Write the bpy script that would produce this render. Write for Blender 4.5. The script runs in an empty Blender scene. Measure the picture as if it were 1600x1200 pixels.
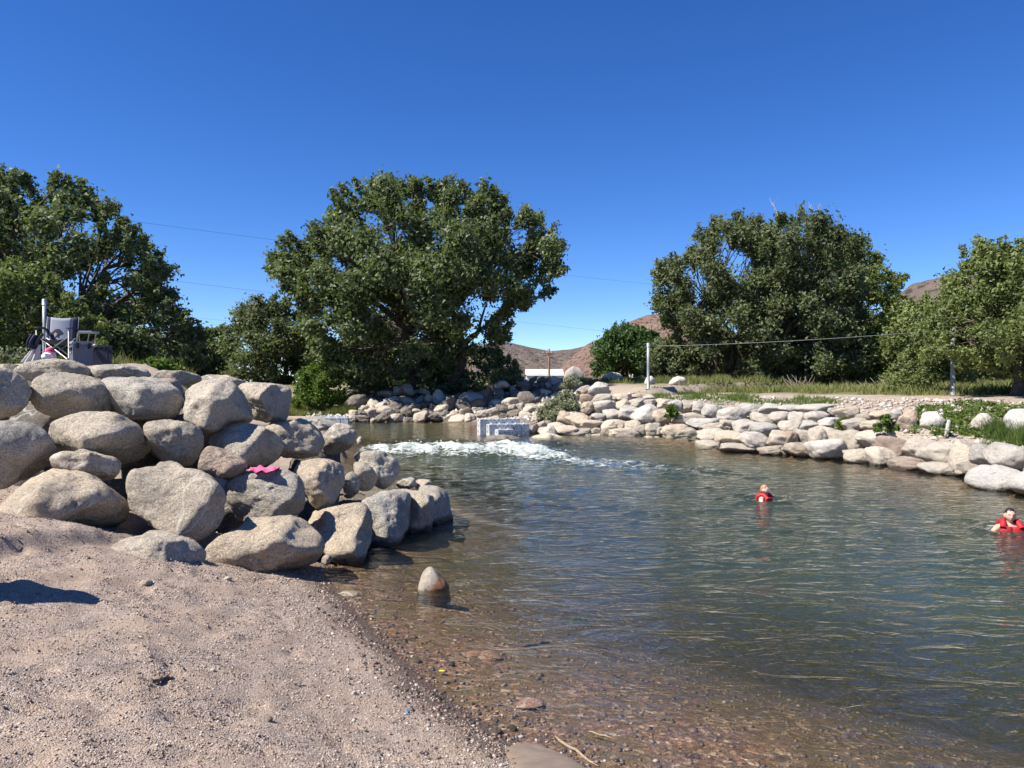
import bpy, bmesh, math, random
import numpy as np
from mathutils import Vector, Matrix

# ------------------------------------------------------------------ camera, sky, sun, exposure
S = bpy.context.scene
COL = S.collection
CAM_Z, FPX = 2.5, 1202.0
cd = bpy.data.cameras.new('camera')
cam = bpy.data.objects.new('camera', cd)
COL.objects.link(cam)
cam.location = (0, 0, CAM_Z)
cam.rotation_euler = (math.radians(90), 0, 0)
cd.sensor_width = 36.0
cd.lens = 36.0 * FPX / 1600.0
cd.clip_start, cd.clip_end = 0.1, 12000
S.camera = cam

SUN_EL = 51.0
SUN_AZ = (-1.0, -0.42)                       # from the left, a touch behind the camera
world = bpy.data.worlds.new('World')
S.world = world
world.use_nodes = True
wn = world.node_tree
bg = wn.nodes['Background']
sky = wn.nodes.new('ShaderNodeTexSky')
sky.sky_type = 'NISHITA'
sky.sun_disc = False
sky.sun_elevation = math.radians(SUN_EL)
sky.sun_rotation = math.atan2(SUN_AZ[0], SUN_AZ[1])
sky.altitude = 1700
sky.air_density = 0.82
sky.dust_density = 0.0
sky.ozone_density = 4.0
hsv = wn.nodes.new('ShaderNodeHueSaturation')
hsv.inputs['Saturation'].default_value = 1.26
hsv.inputs['Hue'].default_value = 0.512
hsv.inputs['Value'].default_value = 1.0
wn.links.new(sky.outputs[0], hsv.inputs['Color'])
wn.links.new(hsv.outputs[0], bg.inputs['Color'])
bg.inputs['Strength'].default_value = 0.096

sl = bpy.data.lights.new('sun', 'SUN')
sun = bpy.data.objects.new('sun', sl)
COL.objects.link(sun)
sl.energy = 5.0
sl.angle = math.radians(0.53)
sl.color = (1.0, 0.94, 0.85)
_h = math.hypot(*SUN_AZ)
sdir = Vector((SUN_AZ[0]/_h*math.cos(math.radians(SUN_EL)), SUN_AZ[1]/_h*math.cos(math.radians(SUN_EL)), math.sin(math.radians(SUN_EL))))
sun.rotation_euler = sdir.to_track_quat('Z', 'Y').to_euler()
sun.location = (-60, -5, 80)

S.view_settings.view_transform = 'Standard'
S.view_settings.look = 'None'
S.view_settings.exposure = 0.95
S.view_settings.gamma = 1.0
S.view_settings.use_curve_mapping = False
S.render.engine = 'CYCLES'
S.cycles.max_bounces = 6
S.cycles.diffuse_bounces = 2
S.cycles.glossy_bounces = 2
S.cycles.transmission_bounces = 3
S.cycles.transparent_max_bounces = 8
S.cycles.caustics_reflective = False
S.cycles.caustics_refractive = False

# ------------------------------------------------------------------ helpers
rng = np.random.default_rng(7)
random.seed(7)

def _hash(i, j, k, s):
    h = (i*374761393 + j*668265263 + k*2147483647 + s*1274126177) & 0xffffffff
    h = ((h ^ (h >> 13)) * 1274126177) & 0xffffffff
    return (h ^ (h >> 16)) & 0xffffffff

def vnoise(p, seed=0):
    """gradient noise, p (n,3) -> about -1..1"""
    p = np.asarray(p, dtype=np.float64)
    i0 = np.floor(p).astype(np.int64)
    f = p - i0
    u = f*f*f*(f*(f*6-15)+10)
    out = np.zeros(len(p))
    for dx in (0, 1):
        wx = u[:, 0] if dx else 1-u[:, 0]
        for dy in (0, 1):
            wy = u[:, 1] if dy else 1-u[:, 1]
            for dz in (0, 1):
                wz = u[:, 2] if dz else 1-u[:, 2]
                h = _hash(i0[:, 0]+dx, i0[:, 1]+dy, i0[:, 2]+dz, seed)
                gx = ((h & 1023)/511.5-1); gy = (((h >> 10) & 1023)/511.5-1); gz = (((h >> 20) & 1023)/511.5-1)
                out += wx*wy*wz*(gx*(f[:, 0]-dx)+gy*(f[:, 1]-dy)+gz*(f[:, 2]-dz))
    return out*1.25

def fbm(p, octv=4, seed=0, gain=0.5):
    p = np.asarray(p, dtype=np.float64)
    a, s, out = 1.0, 1.0, 0
    for o in range(octv):
        out = out + a*vnoise(p*s+o*17.3, seed+o)
        a *= gain; s *= 2.03
    return out

def p3(x, y, sc=1.0, z=0.0):
    x = np.asarray(x, float).ravel(); y = np.asarray(y, float).ravel()
    return np.stack([x*sc, y*sc, np.full_like(x, z)], 1)

def sstep(a, b, x):
    t = np.clip((x-a)/(b-a), 0, 1)
    return t*t*(3-2*t)

def props(o, label=None, cat=None, group=None, kind=None):
    if label: o['label'] = label
    if cat: o['category'] = cat
    if group: o['group'] = group
    if kind: o['kind'] = kind
    return o

def empty(name, loc, label=None, cat=None, group=None, rz=0.0):
    o = bpy.data.objects.new(name, None)
    o.empty_display_size = 0.1
    COL.objects.link(o)
    o.location = loc
    o.rotation_euler = (0, 0, rz)
    return props(o, label, cat, group)

def link(name, me, mat=None, parent=None, loc=None):
    o = bpy.data.objects.new(name, me)
    COL.objects.link(o)
    if mat is not None and len(me.materials) == 0: me.materials.append(mat)
    if parent is not None: o.parent = parent
    if loc is not None: o.location = loc
    return o

def np_mesh(name, verts, faces, smooth=True, attrs=None):
    """verts (n,3), faces (m,k) of one size"""
    verts = np.ascontiguousarray(verts, dtype=np.float32)
    faces = np.ascontiguousarray(faces, dtype=np.int32)
    me = bpy.data.meshes.new(name)
    n, (m, k) = len(verts), faces.shape
    me.vertices.add(n); me.vertices.foreach_set('co', verts.ravel())
    me.loops.add(m*k); me.loops.foreach_set('vertex_index', faces.ravel())
    me.polygons.add(m)
    me.polygons.foreach_set('loop_start', np.arange(0, m*k, k, dtype=np.int32))
    me.update(calc_edges=True)
    if smooth: me.polygons.foreach_set('use_smooth', np.ones(m, dtype=bool))
    for an, av in (attrs or {}).items():
        av = np.ascontiguousarray(av, dtype=np.float32)
        if av.ndim == 1:
            a = me.attributes.new(an, 'FLOAT', 'POINT'); a.data.foreach_set('value', av)
        else:
            a = me.attributes.new(an, 'FLOAT_COLOR', 'POINT')
            a.data.foreach_set('color', np.concatenate([av, np.ones((len(av), 1), np.float32)], 1).astype(np.float32).ravel())
    return me

_ico = {}
def ico(sub):
    if sub not in _ico:
        bm = bmesh.new()
        bmesh.ops.create_icosphere(bm, subdivisions=sub, radius=1.0)
        v = np.array([x.co[:] for x in bm.verts]); f = np.array([[x.index for x in fc.verts] for fc in bm.faces])
        bm.free()
        v /= np.linalg.norm(v, axis=1)[:, None]
        _ico[sub] = (v, f)
    return _ico[sub]

def bm_obj(name, bm, mat, parent=None, smooth=False, bevel=0.0, loc=None):
    if bevel > 0:
        bmesh.ops.bevel(bm, geom=list(bm.edges), offset=bevel, segments=2, affect='EDGES', clamp_overlap=True)
    me = bpy.data.meshes.new(name)
    bm.to_mesh(me); bm.free()
    if smooth:
        me.polygons.foreach_set('use_smooth', np.ones(len(me.polygons), dtype=bool))
    me.update()
    return link(name, me, mat, parent, loc)

def box_bm(bm, c, s, rz=0.0, rot=None):
    M = Matrix.Translation(c) @ (rot if rot is not None else Matrix.Rotation(rz, 4, 'Z')) @ Matrix.Diagonal((s[0], s[1], s[2], 1))
    bmesh.ops.create_cube(bm, size=1.0, matrix=M)
    return bm

def tubes_np(lines, sides=7):
    """lines: list of (pts (n,3), radii (n,)) -> verts, quads"""
    V, F, off = [], [], 0
    ang = np.linspace(0, 2*np.pi, sides, endpoint=False)
    for pts, rad in lines:
        pts = np.asarray(pts, float); rad = np.asarray(rad, float)
        n = len(pts)
        t = np.gradient(pts, axis=0); t /= np.linalg.norm(t, axis=1)[:, None]+1e-9
        ref = np.where(np.abs(t[:, 2:3]) > 0.9, np.array([[1., 0, 0]]), np.array([[0, 0, 1.]]))
        a = np.cross(t, ref); a /= np.linalg.norm(a, axis=1)[:, None]+1e-9
        b = np.cross(t, a)
        ring = pts[:, None, :] + rad[:, None, None]*(a[:, None, :]*np.cos(ang)[None, :, None]+b[:, None, :]*np.sin(ang)[None, :, None])
        V.append(ring.reshape(-1, 3))
        i = np.arange(n-1)[:, None]*sides; j = np.arange(sides)[None, :]; j2 = (j+1) % sides
        F.append((np.stack([i+j, i+j2, i+sides+j2, i+sides+j], -1).reshape(-1, 4))+off)
        off += n*sides
        # end caps as degenerate-free fans: small inset rings
        for e, sgn in ((0, -1), (n-1, 1)):
            c = ring[e]; cen = pts[e]
            inn = cen+(c-cen)*0.02
            V.append(inn)
            base = off-sides*0
            i0 = off - n*sides + e*sides if e == 0 else off - n*sides - sides + e*sides
            F.append(np.stack([i0+j[0], i0+j2[0], base+j2[0], base+j[0]], -1))
            off += sides
    return np.concatenate(V), np.concatenate(F)

def tube_obj(name, lines, mat, parent=None, sides=8):
    v, f = tubes_np(lines, sides)
    return link(name, np_mesh(name, v, f), mat, parent)

def at(px, py, D):
    return Vector(((px-800)/FPX*D, D, CAM_Z-(py-600)/FPX*D))

# ------------------------------------------------------------------ materials
class NT:
    def __init__(self, name):
        self.m = bpy.data.materials.new(name); self.m.use_nodes = True
        self.t = self.m.node_tree; self.t.nodes.clear()
        self.out = self.t.nodes.new('ShaderNodeOutputMaterial')
    def n(self, typ, ins=None, **kw):
        nd = self.t.nodes.new('ShaderNode'+typ)
        for k, v in kw.items(): setattr(nd, k, v)
        for k, v in (ins or {}).items():
            sk = nd.inputs[k]
            if isinstance(v, bpy.types.NodeSocket): self.t.links.new(v, sk)
            else: sk.default_value = v
        return nd
    def noise(self, vec, scale, detail=4, rough=0.55, dist=0.0):
        return self.n('TexNoise', {'Vector': vec, 'Scale': scale, 'Detail': detail, 'Roughness': rough, 'Distortion': dist})
    def mix(self, fac, a, b, blend='MIX'):
        nd = self.t.nodes.new('ShaderNodeMix'); nd.data_type = 'RGBA'; nd.blend_type = blend
        for k, v in ((0, fac), (6, a), (7, b)):
            if isinstance(v, bpy.types.NodeSocket): self.t.links.new(v, nd.inputs[k])
            elif k == 0: nd.inputs[0].default_value = v
            else: nd.inputs[k].default_value = (*v[:3], 1)
        return nd.outputs[2]
    def ramp(self, fac, stops, interp='LINEAR'):
        nd = self.t.nodes.new('ShaderNodeValToRGB'); nd.color_ramp.interpolation = interp
        el = nd.color_ramp.elements
        while len(el) < len(stops): el.new(0.5)
        for e, (p, c) in zip(el, stops):
            e.position = p; e.color = (*c, 1) if len(c) == 3 else c
        self.t.links.new(fac, nd.inputs[0])
        return nd.outputs[0]
    def math(self, op, a, b=0.0, c=None, clamp=False):
        nd = self.t.nodes.new('ShaderNodeMath'); nd.operation = op; nd.use_clamp = clamp
        for i, v in enumerate((a, b) if c is None else (a, b, c)):
            if isinstance(v, bpy.types.NodeSocket): self.t.links.new(v, nd.inputs[i])
            else: nd.inputs[i].default_value = v
        return nd.outputs[0]
    def mapr(self, v, a, b, c=0.0, d=1.0):
        nd = self.n('MapRange', {0: v, 1: a, 2: b, 3: c, 4: d}); nd.clamp = True
        return nd.outputs[0]
    def bump(self, h, strength, dist, normal=None):
        ins = {'Height': h, 'Strength': strength, 'Distance': dist}
        if normal is not None: ins['Normal'] = normal
        return self.n('Bump', ins).outputs[0]
    def attr(self, name):
        return self.n('Attribute', attribute_name=name)
    def done(self, shader):
        self.t.links.new(shader, self.out.inputs['Surface'])
        return self.m

def simple_mat(name, col, rough=0.6, metal=0.0, var=0.15, scale=30.0, spec=0.5, bump=0.0):
    k = NT(name)
    tc = k.n('TexCoord').outputs['Object']
    nz = k.noise(tc, scale, 4).outputs[0]
    lo = tuple(c*(1-var) for c in col); hi = tuple(min(1, c*(1+var)) for c in col)
    c = k.ramp(nz, [(0.3, lo), (0.7, hi)])
    ins = {'Base Color': c, 'Roughness': rough, 'Metallic': metal, 'Specular IOR Level': spec}
    if bump: ins['Normal'] = k.bump(nz, 0.5, bump)
    return k.done(k.n('BsdfPrincipled', ins).outputs[0])

def rock_mat(name, c1, c2, stain=0.5, scale=1.0, wet=True, orange=None, grain=1.0, wz0=0.05):
    k = NT(name)
    geo = k.n('NewGeometry'); pos = geo.outputs['Position']
    oi = k.n('ObjectInfo'); rnd = oi.outputs['Random']
    tc0 = k.n('TexCoord').outputs['Object']
    tc = k.n('VectorMath', {0: tc0, 1: k.n('CombineXYZ', {0: k.math('MULTIPLY', rnd, 57.0), 1: k.math('MULTIPLY', rnd, 31.0), 2: k.math('MULTIPLY', rnd, 83.0)}).outputs[0]}, operation='ADD').outputs[0]
    big = k.noise(tc, 1.7*scale, 5, 0.6, 0.4).outputs[0]
    mid = k.noise(tc, 7*scale, 6, 0.65).outputs[0]
    fine = k.noise(tc, 42*scale, 5, 0.75).outputs[0]
    vor = k.n('TexVoronoi', {'Vector': tc, 'Scale': 85*scale}).outputs['Color']
    vg = k.n('SeparateColor', {0: vor}).outputs[0]
    base = k.mix(k.mapr(big, 0.36, 0.64), c1, c2)
    # every stone its own tone
    base = k.mix(1.0, base, k.ramp(rnd, [(0, (0.8, 0.79, 0.78)), (0.3, (1.0, 0.99, 0.97)), (0.6, (1.07, 0.98, 0.88)), (0.8, (0.92, 0.93, 0.95)), (1, (1.15, 1.12, 1.07))]), 'MULTIPLY')
    # granite grain
    base = k.mix(k.mapr(vg, 0.0, 0.5, 0.5*grain, 0.0), base, (0.08, 0.075, 0.07))
    base = k.mix(k.mapr(vg, 0.70, 1.0, 0.0, 0.45*grain), base, (0.78, 0.73, 0.64))
    base = k.mix(k.mapr(fine, 0.3, 0.48, 0.6*grain, 0.0), base, (0.10, 0.09, 0.08))
    # weather stains
    base = k.mix(k.math('MULTIPLY', k.mapr(mid, 0.54, 0.72), stain), base, (0.15, 0.135, 0.12))
    rust = k.noise(tc, 2.6*scale, 3, 0.5, 0.8).outputs[0]
    base = k.mix(k.mapr(rust, 0.56, 0.75, 0, 0.3), base, (0.34, 0.215, 0.135))
    pat = k.noise(tc, 0.95*scale, 4, 0.6, 0.5).outputs[0]
    base = k.mix(k.math('MULTIPLY', k.mapr(pat, 0.52, 0.64), k.math('MULTIPLY', rnd, .55)), base, (0.17, 0.15, 0.13))
    base = k.mix(k.math('MULTIPLY', k.mapr(k.noise(tc, 1.4*scale, 4, 0.65, 1.2).outputs[0], 0.60, 0.70), .45), base, (0.62, 0.59, 0.52))
    vein = k.math('ABSOLUTE', k.math('SUBTRACT', k.noise(tc, 0.8*scale, 2, 0.5, 0.6).outputs[0], 0.52))
    base = k.mix(k.math('MULTIPLY', k.mapr(vein, 0.0, 0.006, 1, 0), k.mapr(rnd, 0.55, 0.6, 0, .7)), base, (0.72, 0.68, 0.6))
    if orange is not None:
        z = k.n('SeparateXYZ', {0: tc0}).outputs[2]
        x = k.n('SeparateXYZ', {0: tc0}).outputs[0]
        f = k.math('ADD', k.math('SUBTRACT', k.math('MULTIPLY', x, 1.6), z), k.math('MULTIPLY', k.math('SUBTRACT', mid, 0.5), 0.5))
        base = k.mix(k.mapr(f, -0.13, 0.0, 0, 0.92), base, orange)
    rough = 0.85
    if wet:
        wz = k.n('SeparateXYZ', {0: pos}).outputs[2]
        wl = k.math('ADD', wz, k.math('MULTIPLY', k.math('SUBTRACT', mid, 0.5), 0.22))
        wf = k.mapr(wl, wz0, wz0+.08, 1.0, 0.0)
        base = k.mix(k.math('MULTIPLY', wf, 0.86), base, k.mix(0.5, (0.045, 0.036, 0.025), (0.02, 0.02, 0.014)))
        rough = k.mapr(wf, 0, 1, 0.85, 0.35)
    ridg = k.math('ABSOLUTE', k.math('SUBTRACT', k.noise(tc, 2.2*scale, 3, 0.5, 1.0).outputs[0], 0.5))
    crack = k.mapr(ridg, 0.0, 0.018)
    n1 = k.bump(crack, 0.35, 0.03)
    n2 = k.bump(mid, 0.8, 0.14, n1)
    n3 = k.bump(fine, 0.9, 0.035, n2)
    n4 = k.bump(vg, 0.35, 0.006, n3)
    return k.done(k.n('BsdfPrincipled', {'Base Color': base, 'Roughness': rough, 'Specular IOR Level': 0.25, 'Normal': n4}).outputs[0])

M = {}
M['rock'] = rock_mat('granite_tan', (0.61, 0.53, 0.415), (0.53, 0.475, 0.39))
M['rock_grey'] = rock_mat('granite_grey', (0.57, 0.52, 0.44), (0.47, 0.44, 0.385), 0.55)
M['rock_pink'] = rock_mat('granite_pink', (0.54, 0.435, 0.35), (0.50, 0.385, 0.30), 0.3)
M['rock_orange'] = rock_mat('granite_white_orange', (0.66, 0.60, 0.52), (0.58, 0.50, 0.42), 0.1, 3.0, True, (0.50, 0.215, 0.105), .25, wz0=-.04)
M['slab_pink'] = rock_mat('granite_slab', (0.50, 0.27, 0.17), (0.44, 0.24, 0.15), 0.35, wet=False)
M['slab_tan'] = rock_mat('tan_slab', (0.42, 0.33, 0.22), (0.36, 0.28, 0.18), 0.35, wet=False)
M['rock_far'] = rock_mat('granite_pale', (0.66, 0.585, 0.475), (0.58, 0.525, 0.435), 0.25, 0.8, grain=.45)
M['rock_white'] = rock_mat('granite_whitish', (0.64, 0.605, 0.545), (0.56, 0.54, 0.50), 0.25, 0.8, grain=.45)
M['rock_dark'] = rock_mat('granite_bank', (0.25, 0.215, 0.175), (0.16, 0.145, 0.125), 0.6, 0.8)  # bank rock's dark tone with some of the cottonwood's shade in the colour

# ------------------------------------------------------------------ terrain function
# outline of the river at its water line: x, y, profile
B, L, U, Fb, R, E = 0, 1, 2, 3, 4, 5       # beach, left stack, upstream left, far bank, right bank, right end
RIVER = [(3.6, -20, B), (3.0, -5, B), (2.3, 1, B), (1.45, 3.4, B), (.54, 5.0, B), (0, 5.37, B), (-.39, 5.9, B), (-.91, 6.83, B), (-1.67, 8.35, B), (-2.5, 10.2, B),
         (-2.2, 11.4, L), (-1.9, 12.5, L), (-1.4, 13.8, L), (-1.15, 14.8, L), (-1.7, 16.4, L), (-3.4, 20, L), (-5.2, 24, L), (-6.2, 28, U), (-7.4, 32, U), (-10, 35.5, U), (-18, 38, U), (-60, 39, U),
         (-60, 47, Fb), (-30, 45, Fb), (-13, 44, Fb), (-9.3, 43.5, Fb), (-5, 43, Fb), (-2.4, 42, Fb), (-1.4, 39, Fb), (-1.35, 34.5, Fb), (-1.3, 31.2, R), (-.6, 30.4, R), (.9, 31.0, R), (2.8, 32.2, R), (5.2, 31.1, R), (7.36, 29.5, R),
         (9.08, 27.3, R), (10.5, 25.3, R), (11.4, 22.8, E), (11.9, 20.4, E), (11.8, 17.7, E), (12.1, 15, E), (12.6, 10, E), (13, -20, E)]
RP = np.array([(a, b) for a, b, _ in RIVER], float); RK = np.array([c for *_, c in RIVER])
PROF = {B: ([0, .5, 1, 2, 3, 4, 6, 10, 20, 60, 300], [0, .11, .25, .55, .80, .93, 1.05, 1.3, 1.9, 2.4, 2.6]),
        L: ([0, 1.2, 2, 3, 5, 20, 60, 300], [-.12, -.08, 0, .25, .8, 1.6, 2.4, 2.6]),
        U: ([0, .5, 1, 3, 6, 20, 60, 300], [.38, .6, .8, 1.2, 1.6, 2.2, 2.5, 2.6]),
        Fb: ([0, .7, 2, 4, 6, 9, 14, 60, 300], [.38, .62, .9, 1.25, 1.7, 2.3, 2.6, 2.6, 2.6]),
        R: ([0, .5, 1.2, 2.1, 3.2, 4.2, 5.6, 8, 15, 60, 300], [-.22, -.15, .10, .45, .85, 1.15, 1.5, 1.88, 2.1, 2.5, 2.6]),
        E: ([0, .6, 1.2, 2.0, 2.8, 4, 7, 10, 20, 60, 300], [-.25, -.15, .05, .45, .66, .85, 1.5, 1.85, 2.1, 2.5, 2.6])}
PLAT = np.array([(-60, 10.2), (-7, 10.2), (-4.6, 10.5), (-3.4, 11.5), (-2.7, 12.9), (-2.4, 14.4), (-2.6, 16), (-4.4, 19), (-6.6, 24), (-8, 30), (-11, 33.5), (-19, 36), (-60, 37)], float)

def seg_dist(P, Q, closed=True):
    """distance to polyline, index and t of the nearest point"""
    n = len(Q); best = np.full(len(P), 1e18); bi = np.zeros(len(P), int); bt = np.zeros(len(P))
    for i in range(n if closed else n-1):
        a, b = Q[i], Q[(i+1) % n]; d = b-a
        t = np.clip(((P-a)@d)/(d@d), 0, 1)
        q = a+t[:, None]*d
        s = ((P-q)**2).sum(1)
        m = s < best
        best[m] = s[m]; bi[m] = i; bt[m] = t[m]
    return np.sqrt(best), bi, bt

def inside(P, Q):
    c = np.zeros(len(P), bool); n = len(Q)
    for i in range(n):
        x1, y1 = Q[i]; x2, y2 = Q[(i+1) % n]
        if y1 == y2: continue
        m = ((y1 > P[:, 1]) != (y2 > P[:, 1])) & (P[:, 0] < (x2-x1)*(P[:, 1]-y1)/(y2-y1)+x1)
        c ^= m
    return c

_fr = np.random.default_rng(404)
PRINTS = [( _fr.uniform(-5.5, .3), _fr.uniform(2.4, 9.2), _fr.uniform(0, np.pi), _fr.uniform(.55, 1.1)) for _ in range(230)]
def footprints(x, y):
    out = np.zeros(len(x))
    for fx, fy, fa, fs in PRINTS:
        m = (np.abs(x-fx) < .34) & (np.abs(y-fy) < .34)
        if not m.any(): continue
        dx, dy = x[m]-fx, y[m]-fy
        u = (dx*math.cos(fa)+dy*math.sin(fa))/(.125*fs); v = (-dx*math.sin(fa)+dy*math.cos(fa))/(.052*fs)
        r = np.sqrt(u*u+v*v)
        out[m] += -.038*fs*np.clip(1.15-r, 0, .6)/.6+.016*fs*np.exp(-((r-1.35)/.28)**2)
    return out

def water_level(x, y):
    """smooth level of the river: upper pool, drop, lower pool"""
    line = 28.3+0.12*(x+2)
    return 0.38*sstep(-1.6, 0.9, y-line)

def terrain(x, y, detail=True):
    x = np.asarray(x, float).ravel(); y = np.asarray(y, float).ravel()
    P = np.stack([x, y], 1)
    d, bi, bt = seg_dist(P, RP)
    ins = inside(P, RP)
    nxt = (bi+1) % len(RP)
    h0 = np.zeros(len(P)); h1 = np.zeros(len(P))
    for kk, (xs, ys) in PROF.items():
        v = np.interp(d, xs, ys)
        m = RK[bi] == kk; h0[m] = v[m]
        m = RK[nxt] == kk; h1[m] = v[m]
    z = h0*(1-bt)+h1*bt
    # river bed
    shallow = sstep(18, 4, y)*sstep(13, 5, x)
    lvl = water_level(x, y)
    bed = lvl-np.minimum(shallow*(0.07*d+0.024*d*d)+(1-shallow)*0.38*d, 1.9)
    z = np.where(ins, bed, z)
    # raised ground behind the left boulder stack
    pd, _, _ = seg_dist(P, PLAT)
    pin = inside(P, PLAT)
    cap = 1.5+1.4*sstep(0.0, 1.1, -x-0.285*y)
    hp = np.interp(pd, [0, 2.4, 3.1, 3.6, 4.0, 4.4, 60], [-.2, .1, .5, 1.6, 2.6, 2.88, 3.0])
    hp = np.minimum(hp, cap)
    z = np.where(pin & ~ins, np.maximum(z, hp), z)
    if detail:
        nearw = sstep(0.0, 1.2, d)
        near = sstep(30, 12, y)
        n1 = fbm(p3(x, y, 0.55), 3, 3)*0.06
        n2 = fbm(p3(x, y, 2.6), 3, 11)*0.035
        foot = np.minimum(0, vnoise(p3(x, y, 3.3), 23)+0.12)*0.085 + np.maximum(0, vnoise(p3(x, y, 4.1), 29)-0.1)*0.06
        fine = fbm(p3(x, y, 7.0), 3, 31, .6)*0.014
        leftness = sstep(-0.8, -2.6, x+0.0*y)
        on = (~ins)
        z = z + np.where(on, nearw*(n1+near*(n2+foot*(0.35+0.65*leftness)+fine)), 0.4*n1*np.minimum(1, d))
        z = z + np.where(on & (d > .35), footprints(x, y)*sstep(.35, 1.0, d), 0)
        # little scarp in the beach below the left boulders
        sc = (x+4.75)-0.25*(y-8.2)+0.25*vnoise(p3(x, y, 1.3), 41)
        z = z + np.where(on & (y < 9.6) & (y > 5), 0.16*sstep(0.12, -0.12, sc)*sstep(5.2, 6.6, y)*sstep(9.6, 8.6, y), 0)
        far = sstep(40, 120, np.hypot(x, y))
        z = z + far*fbm(p3(x, y, 0.012), 3, 51)*1.2
    return z

def hit(px, py, dmax=200.0):
    """where the ray through a photograph pixel meets the ground"""
    D = np.concatenate([np.arange(2.0, 40, 0.02), np.arange(40, dmax, 0.2)])
    x = (px-800)/FPX*D; z = CAM_Z-(py-600)/FPX*D
    t = np.maximum(terrain(x, D), water_level(x, D)-10)
    i = np.argmax(z < t)
    if not (z < t).any(): i = len(D)-1
    return Vector((x[i], D[i], t[i]))

def gz(x, y):
    return float(terrain([x], [y])[0])

# ------------------------------------------------------------------ ground sheet (one grid, split at the water line into beach, bed and ground)
def grow(a, b, s0, k):
    out = [a]; s = s0
    while out[-1] < b: out.append(out[-1]+s); s *= k
    return out
gx = np.array(sorted([-v for v in grow(8.0, 4000, 0.16, 1.045)[1:]]+list(np.arange(-8.0, 4.6, 0.055))+list(grow(4.6, 4000, 0.16, 1.045))))
gy = np.array(list(-np.array(grow(0.0, 60, 0.3, 1.15)[::-1]))+list(np.arange(0.1, 2.4, 0.12))+list(np.arange(2.4, 12.5, 0.055))+list(np.arange(12.5, 52, 0.2))+grow(52, 7000, 0.3, 1.06))
GX, GY = np.meshgrid(gx, gy)
gxf, gyf = GX.ravel(), GY.ravel()
GZ = terrain(gxf, gyf)
GP = np.stack([gxf, gyf], 1)
gd, gbi, _ = seg_dist(GP, RP); gin = inside(GP, RP); gsd = np.where(gin, -gd, gd)
wet = sstep(0.55, 0.12, gsd+0.22*fbm(p3(gxf, gyf, 1.1), 3, 61))
right = (GX.ravel() > -2) & (gyf > 12)
grassy = np.where(gxf > 0, sstep(10, 12.5, gsd), sstep(4, 9, gsd)*(gyf > 20))*sstep(-0.25, 0.35, fbm(p3(gxf, gyf, 0.35), 3, 71)+0.25)
redsoil = sstep(-0.1, 0.3, fbm(p3(gxf, gyf, 0.18), 2, 75))
nx, ny = len(gx), len(gy)
ii, jj = np.meshgrid(np.arange(ny-1), np.arange(nx-1), indexing='ij')
quads = np.stack([ii*nx+jj, ii*nx+jj+1, (ii+1)*nx+jj+1, (ii+1)*nx+jj], -1).reshape(-1, 4)
qc_sd = gsd[quads].mean(1); qx = gxf[quads].mean(1); qy = gyf[quads].mean(1)

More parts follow.
